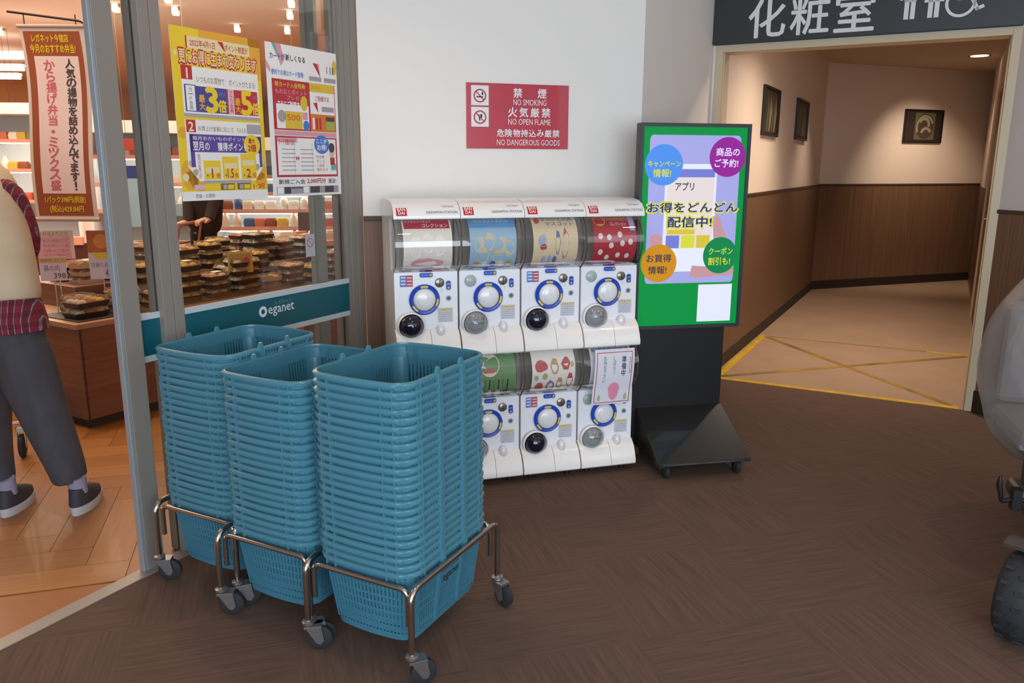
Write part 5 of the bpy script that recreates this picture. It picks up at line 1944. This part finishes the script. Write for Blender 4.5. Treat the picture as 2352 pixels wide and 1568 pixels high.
face(P1, hd, fwd)
CL_V = mat('vest_cream', 'c9b79a', 0.85, noise=.12, nscale=5, bump=.15)
CL_P = plaid()
CL_T = mat('trouser_grey', '45444a', 0.9, noise=.18, nscale=9, stretch=(3, 3, .6), bump=.2)
MB().limb([(V(14, 702, 3.22), .135, .125), (V(10, 680, 3.22), .138, .13), (V(2, 610, 3.27), .132, .13), (V(-16, 520, 3.36), .130, .135), (V(-34, 455, 3.44), .140, .13),
           (V(-44, 418, 3.52), .128, .10), (V(-52, 402, 3.55), .10, .085), (V(-58, 392, 3.57), .062, .065)], 22).build('vest', CL_V, P1, smooth=60, subsurf=1)
MB().limb([(V(23, 756, 3.21), .147, .125), (V(20, 735, 3.21), .146, .13), (V(14, 690, 3.22), .128, .12)], 22).build('shirt_tail', CL_P, P1, smooth=60)
MB().limb([(V(-8, 428, 3.46), .06, .065), (V(14, 442, 3.43), .072, .075), (V(42, 500, 3.43), .066, .070), (V(64, 556, 3.44), .056, .058), (V(62, 590, 3.48), .05, .052), (V(20, 625, 3.64), .042, .044), (wr, .036, .038)], 16) \
    .build('sleeve', CL_P, P1, smooth=60, subsurf=1)
MB().limb([(V(-85, 430, 3.54), .06, .06), (sl, .068, .07), (el, .056, .056), (wl, .036, .038)], 16).build('sleeve', CL_P, P1, smooth=60, subsurf=1)
mb = MB()
mb.limb([(V(22, 735, 3.21), .135, .115), (V(20, 765, 3.21), .142, .125), (V(18, 800, 3.21), .138, .125), (V(24, 835, 3.21), .105, .11)], 22)
mb.limb([(V(40, 760, 3.20), .10, .10), (V(54, 820, 3.20), .118, .112), (V(72, 877, 3.21), .114, .108), (V(99, 944, 3.21), .098, .096), (V(131, 1020, 3.16), .084, .086), (V(157, 1080, 3.12), .069, .080), (V(164, 1112, 3.12), .066, .078)], 18)
mb.limb([(V(-22, 765, 3.22), .085, .10), (V(-26, 850, 3.28), .092, .10), (V(-26, 940, 3.34), .085, .09), (V(-16, 1030, 3.20), .072, .08), (V(-6, 1092, 3.10), .064, .078), (V(-3, 1114, 3.10), .062, .076)], 18)
mb.build('trousers', CL_T, P1, smooth=60, subsurf=1)


def shoe(parent, heel, toe, m_up, m_sole):
    heel, toe = Vector(heel), Vector(toe)
    d_ = (toe - heel).normalized()
    M = Matrix.Translation((heel.x, heel.y, 0)) @ Matrix.Rotation(math.atan2(d_.y, d_.x), 4, 'Z')
    L_ = (toe - heel).length
    def foot(z, k, s):
        pts = []
        for i in range(20):
            a = 2 * math.pi * i / 20
            x = L_ * (.5 - .5 * math.cos(a))
            y = math.sin(a) * (.040 + .010 * (x / L_)) * s
            pts.append((x * k + L_ * (1 - k) * .4, y, z))
        return pts
    MB(M).loft([foot(.0, 1.0, 1.0), foot(.02, 1.03, 1.06), foot(.038, 1.03, 1.04), foot(.04, .98, .98)]).build('shoe_sole', m_sole, parent, smooth=50)
    up = MB(M)
    rings = []
    for z, x0, x1, s in ((.038, -.004, L_ + .002, 1.0), (.06, 0, L_ * .97, .98), (.078, .004, L_ * .80, .88), (.095, .008, L_ * .58, .78), (.108, .012, L_ * .48, .70)):
        r_ = []
        for i in range(20):
            a = 2 * math.pi * i / 20
            r_.append((x0 + (x1 - x0) * (.5 - .5 * math.cos(a)), math.sin(a) * .047 * s, z))
        rings.append(r_)
    up.loft(rings)
    up.build('shoe_upper', m_up, parent, smooth=60)
    MB(M).limb([((.055, 0, .085), .033, .038), ((.055, 0, .125), .033, .037), ((.05, 0, .155), .034, .038)], 14).build('sock', mat('sock_grey', '8d88a0', .85), parent, smooth=60)


SH_U, SH_S = mat('shoe_dark', '33323a', .7), mat('sole_white', 'b9b5b4', .6)
h1 = fl(172, 1186)
shoe(P1, h1, h1 + Vector((-.02, .225, 0)), SH_U, SH_S)
h2 = fl(8, 1190)
shoe(P1, h2, h2 + Vector((-.02, .225, 0)), SH_U, SH_S)
MB().ball(hd + Vector((.015, -.025, .03)), .112, .122, .12, 20, 12).build('hair', mat('hair_grey', '4a443f', .8, noise=.3, nscale=40), P1, smooth=60)

# ---- distant shopper in dark clothes
P2 = empty('person', 'person in dark brown clothes holding a cart, seen below the yellow poster', 'person', Matrix())
Y2 = 6.9
hip = V(470, 505, Y2)
k_r, k_l = V(474, 590, Y2), V(462, 592, Y2 + .08)
gz = lambda p: Vector((p.x, p.y, .08))
a_r, a_l = gz(V(476, 660, Y2)), gz(V(460, 660, Y2 + .2))
ch = V(468, 400, Y2)
hd = V(466, 318, Y2)
s_r, s_l = V(490, 372, Y2), V(444, 372, Y2)
e_l, w_l = V(434, 450, Y2 - .05), V(432, 512, Y2 - .22)
e_r, w_r = V(494, 450, Y2 - .03), V(480, 505, Y2 - .22)
J = {'hip': (hip, (.13, .10)), 'ch': (ch, (.14, .10)), 'nk': (V(467, 345, Y2), .05), 'hd': (hd, .085), 'hd1': (V(466, 298, Y2), .07), 'kr': (k_r, .06), 'kl': (k_l, .06), 'ar': (a_r, .042), 'al': (a_l, .042),
     'sr': (s_r, .05), 'sl': (s_l, .05), 'er': (e_r, .04), 'el': (e_l, .04), 'wr': (w_r, .028), 'wl': (w_l, .028)}
E_ = [('hip', 'ch'), ('ch', 'nk'), ('nk', 'hd'), ('hd', 'hd1'), ('hip', 'kr'), ('hip', 'kl'), ('kr', 'ar'), ('kl', 'al'), ('ch', 'sr'), ('ch', 'sl'), ('sr', 'er'), ('sl', 'el'), ('er', 'wr'), ('el', 'wl')]
f2 = Vector((-.6, -.8, 0)).normalized()
for wv, p_ in (('wr', 'r'), ('wl', 'l')):
    hand_joints(J, E_, wv, p_, f2, Vector((.8, -.6, 0)))
skin_body('body', P2, J, E_, 'hip')
face(P2, hd, f2)
DKC = mat('coat_dark_brown', '2a1a14', .9, noise=.2, nscale=8)
MB().limb([(V(467, 352, Y2), .075, .07), (V(467, 372, Y2), .19, .11), (V(468, 430, Y2), .17, .13), (V(470, 500, Y2), .15, .12), (V(472, 540, Y2), .14, .12)], 18).build('coat', DKC, P2, smooth=60, subsurf=1)
mb = MB()
mb.limb([(V(474, 530, Y2), .09, .1), (k_r, .075, .08), (a_r, .06, .065)], 14)
mb.limb([(V(462, 530, Y2), .09, .1), (k_l, .075, .08), (a_l, .06, .065)], 14)
mb.build('trousers', mat('trouser_black', '1d1718', .9), P2, smooth=60)
MB().limb([(s_l, .06, .06), (e_l, .055, .055), (w_l, .04, .04)], 12).build('sleeve', DKC, P2, smooth=60)
MB().limb([(s_r, .06, .06), (e_r, .055, .055), (w_r, .04, .04)], 12).build('sleeve', DKC, P2, smooth=60)
for q in (a_r, a_l):
    b_ = Vector((q.x, q.y, 0)) - f2 * .06
    shoe(P2, b_, b_ + f2 * .25, SH_U, SH_S)
MB().ball(V(467, 308, Y2 + .02), .10, .105, .10, 18, 10).build('hair', mat('hair_black', '1c1614', .7), P2, smooth=60)


# ================================================================== SHOPPING CARTS
def cart(label, M, colr):
    t = empty('shopping_cart', label, 'cart', M, 'shopping carts in the shop')
    st = mat('cart_' + colr, colr, .35, .5)
    for s in (-1, 1):
        MB().tube(fillet([(s * .23, -.02, .95), (s * .23, .06, .55), (s * .22, .10, .16), (s * .20, .62, .16)], .05, 6), .011, 10).build('side_frame', st, t, smooth=50)
        MB().tube([(s * .21, .12, .40), (s * .20, .62, .52)], .008, 8).build('basket_rail', st, t, smooth=50)
    MB().tube([(-.23, -.02, .95), (.23, -.02, .95)], .014, 12).build('handle', mat('cart_grip', '9a6a5a', .5), t, smooth=50)
    MB().tube([(-.22, .11, .16), (.22, .11, .16)], .009, 8).tube([(-.20, .62, .16), (.20, .62, .16)], .009, 8).build('cross_bar', st, t, smooth=50)
    mb = MB()
    for k in range(9):
        x = -.19 + .0475 * k
        mb.tube([(x, .08, .70), (x, .12, .42), (x * .9, .62, .44), (x * .9, .66, .78)], .003, 6)
    for z in (.5, .6, .7):
        mb.tube([(-.21, .10, z), (.21, .10, z), (.19, .64, z), (-.19, .64, z)], .003, 6, closed=True)
    mb.tube([(-.22, .08, .78), (.22, .08, .78), (.20, .66, .78), (-.20, .66, .78)], .007, 8, closed=True)
    mb.build('wire_basket', st, t, smooth=50)
    for s in (-1, 1):
        for y in (.06, .60):
            c = empty('castor', parent=t, M=Matrix.Translation((s * .215, y, 0)))
            MB().lathe([(.012, -.012), (.048, -.013), (.058, -.009), (.058, .009), (.048, .013), (.012, .012)], (0, 0, .058), 'X', 24).build('wheel', RUBBER, c, smooth=40)
            MB().box(-.02, -.015, -.012, .012, .05, .15).box(.015, .02, -.012, .012, .05, .15).box(-.02, .02, -.012, .012, .13, .15).build('fork', st, c)
    return t


wp = fl(55, 1048)
Hd = math.radians(22)
cart('silver shopping cart low wheel visible by the walking person in the cream vest', Matrix.Translation((wp.x, wp.y, 0)) @ Matrix.Rotation(Hd, 4, 'Z') @ Matrix.Translation((-.215, -.06, 0)), 'b5aca6')
p = V(444, 520, Y2 - .3)
cart('pale pink shopping cart held by the person in dark brown clothes', frame((p.x - .02, p.y - .05), 150) @ Matrix.Rotation(R(150), 4, 'Z'), 'c08a74')

# ================================================================== COVERED MOBILITY CART AT THE EDGE
wc = fl(2332, 1462)
t = empty('mobility_cart', 'wheeled cart with black tyre under a clear plastic rain cover at the picture edge', 'cart', frame(wc, 107))
SCB = mat('cart_body_grey', '4a4240', .4)
def wheel(x, y, r=.14, wdt=.095):
    c = empty('wheel', parent=t, M=Matrix.Translation((x, y, r)) @ Matrix.Rotation(R(-30 if y < .1 else 0), 4, 'Z'))
    hw = wdt / 2
    MB().lathe([(r * .55, -hw * .8), (r * .85, -hw), (r * .97, -hw * .7), (r, -hw * .3), (r, hw * .3), (r * .97, hw * .7), (r * .85, hw), (r * .55, hw * .8)], (0, 0, 0), 'X', 36, 0, False).build('tyre', RUBBER, c, smooth=40)
    MB().lathe([(.02, -hw * .9), (r * .5, -hw * .6), (r * .57, -hw * .8), (r * .57, hw * .8), (r * .5, hw * .6), (.02, hw * .9)], (0, 0, 0), 'X', 30).build('hub', mat('hub_grey', '8a8c90', .4, .5), c, smooth=40)
    mb = MB()
    for k in range(18):
        a = 2 * math.pi * k / 18
        for s in (-1, 1):
            mb.M = Matrix.Rotation(a + s * .08, 4, 'X')
            mb.box(s * hw * .45 - .012, s * hw * .45 + .012, -.006, .006, r - .002, r + .004)
    mb.build('tread_block', RUBBER, c)
    if y > .1:
        return
    rr, pts = r + .022, []
    for a in range(4, 105, 10):
        pts.append((math.cos(R(a)), math.sin(R(a))))
    rings = []
    for cy_, sz_ in pts:
        rings.append([(-hw - .012, cy_ * rr, sz_ * rr), (hw + .012, cy_ * rr, sz_ * rr), (hw + .012, cy_ * (rr + .012), sz_ * (rr + .012)), (-hw - .012, cy_ * (rr + .012), sz_ * (rr + .012))])
    MB().loft(rings).build('fender', SCB, c, smooth=40)
wheel(0.0, 0.0)
wheel(0.48, 0.0)
wheel(0.38, 0.92)
MB().box(.16, .38, -.05, .86, .16, .22).build('chassis', SCB, t, bevel=.02)
MB().box(.20, .38, .56, .84, .20, .42).build('seat_base', SCB, t, bevel=.03)
MB().box(.08, .40, .50, .88, .43, .52).build('seat_cushion', mat('seat_dark', '8a888c', .7), t, bevel=.03)
MB().box(.09, .39, .84, .90, .52, .92).build('backrest', mat('seat_dark'), t, bevel=.03)
MB().tube([(.24, .05, .22), (.24, .14, .85)], .03, 12).build('steering_column', BLACK, t, smooth=40)
MB().tube(fillet([(.0, .22, .92), (.08, .14, .90), (.40, .14, .90), (.48, .22, .92)], .04), .013, 10).build('handlebar', BLACK, t, smooth=40)
ti = t.matrix_world.inverted() if False else frame(wc, 107).inverted()
q1, q2, q3 = ti @ at(2297, 1098, 2.62), ti @ at(2300, 1150, 2.62), ti @ at(2332, 1140, 2.62)
MB().tube([q1 + Vector((0, 0, .008)), q1 + Vector((0, 0, -.02)), q2], [.004, .010, .007], 10).tube([q2, q3 + Vector((0, 0, -.01)), q3 + Vector((.3, 0, -.02))], .008, 10) \
    .box(q3.x - .012, q3.x + .016, q3.y - .02, q3.y + .02, q3.z - .045, q3.z + .03).build('peg_bracket', BLACK, t, smooth=40)
# crumpled clear cover
rings = []
random.seed(5)
ctr = ti @ at(2436, 850, 2.78)
prof = [(0.40, .05), (.43, .14), (.50, .195), (.60, .235), (.72, .25), (.84, .245), (.95, .215), (1.05, .16), (1.13, .10), (1.17, .03)]
n = 40
for z, rad in [(q0 - .035, q1) for q0, q1 in prof]:
    ring = []
    for i in range(n):
        a = 2 * math.pi * i / n
        q = 1 + .05 * math.sin(5 * a + z * 9) + .035 * math.sin(11 * a - z * 17) + random.uniform(-.012, .012)
        ring.append((ctr.x + rad * q * math.cos(a), ctr.y + rad * 1.25 * q * math.sin(a), z + .012 * math.sin(7 * a)))
    rings.append(ring)
MB().loft(rings, caps=False).build('rain_cover', glassy('rain_plastic', 'f4f2f0', .06, .30, 'dcd8d6', .18), t, smooth=80, subsurf=1)
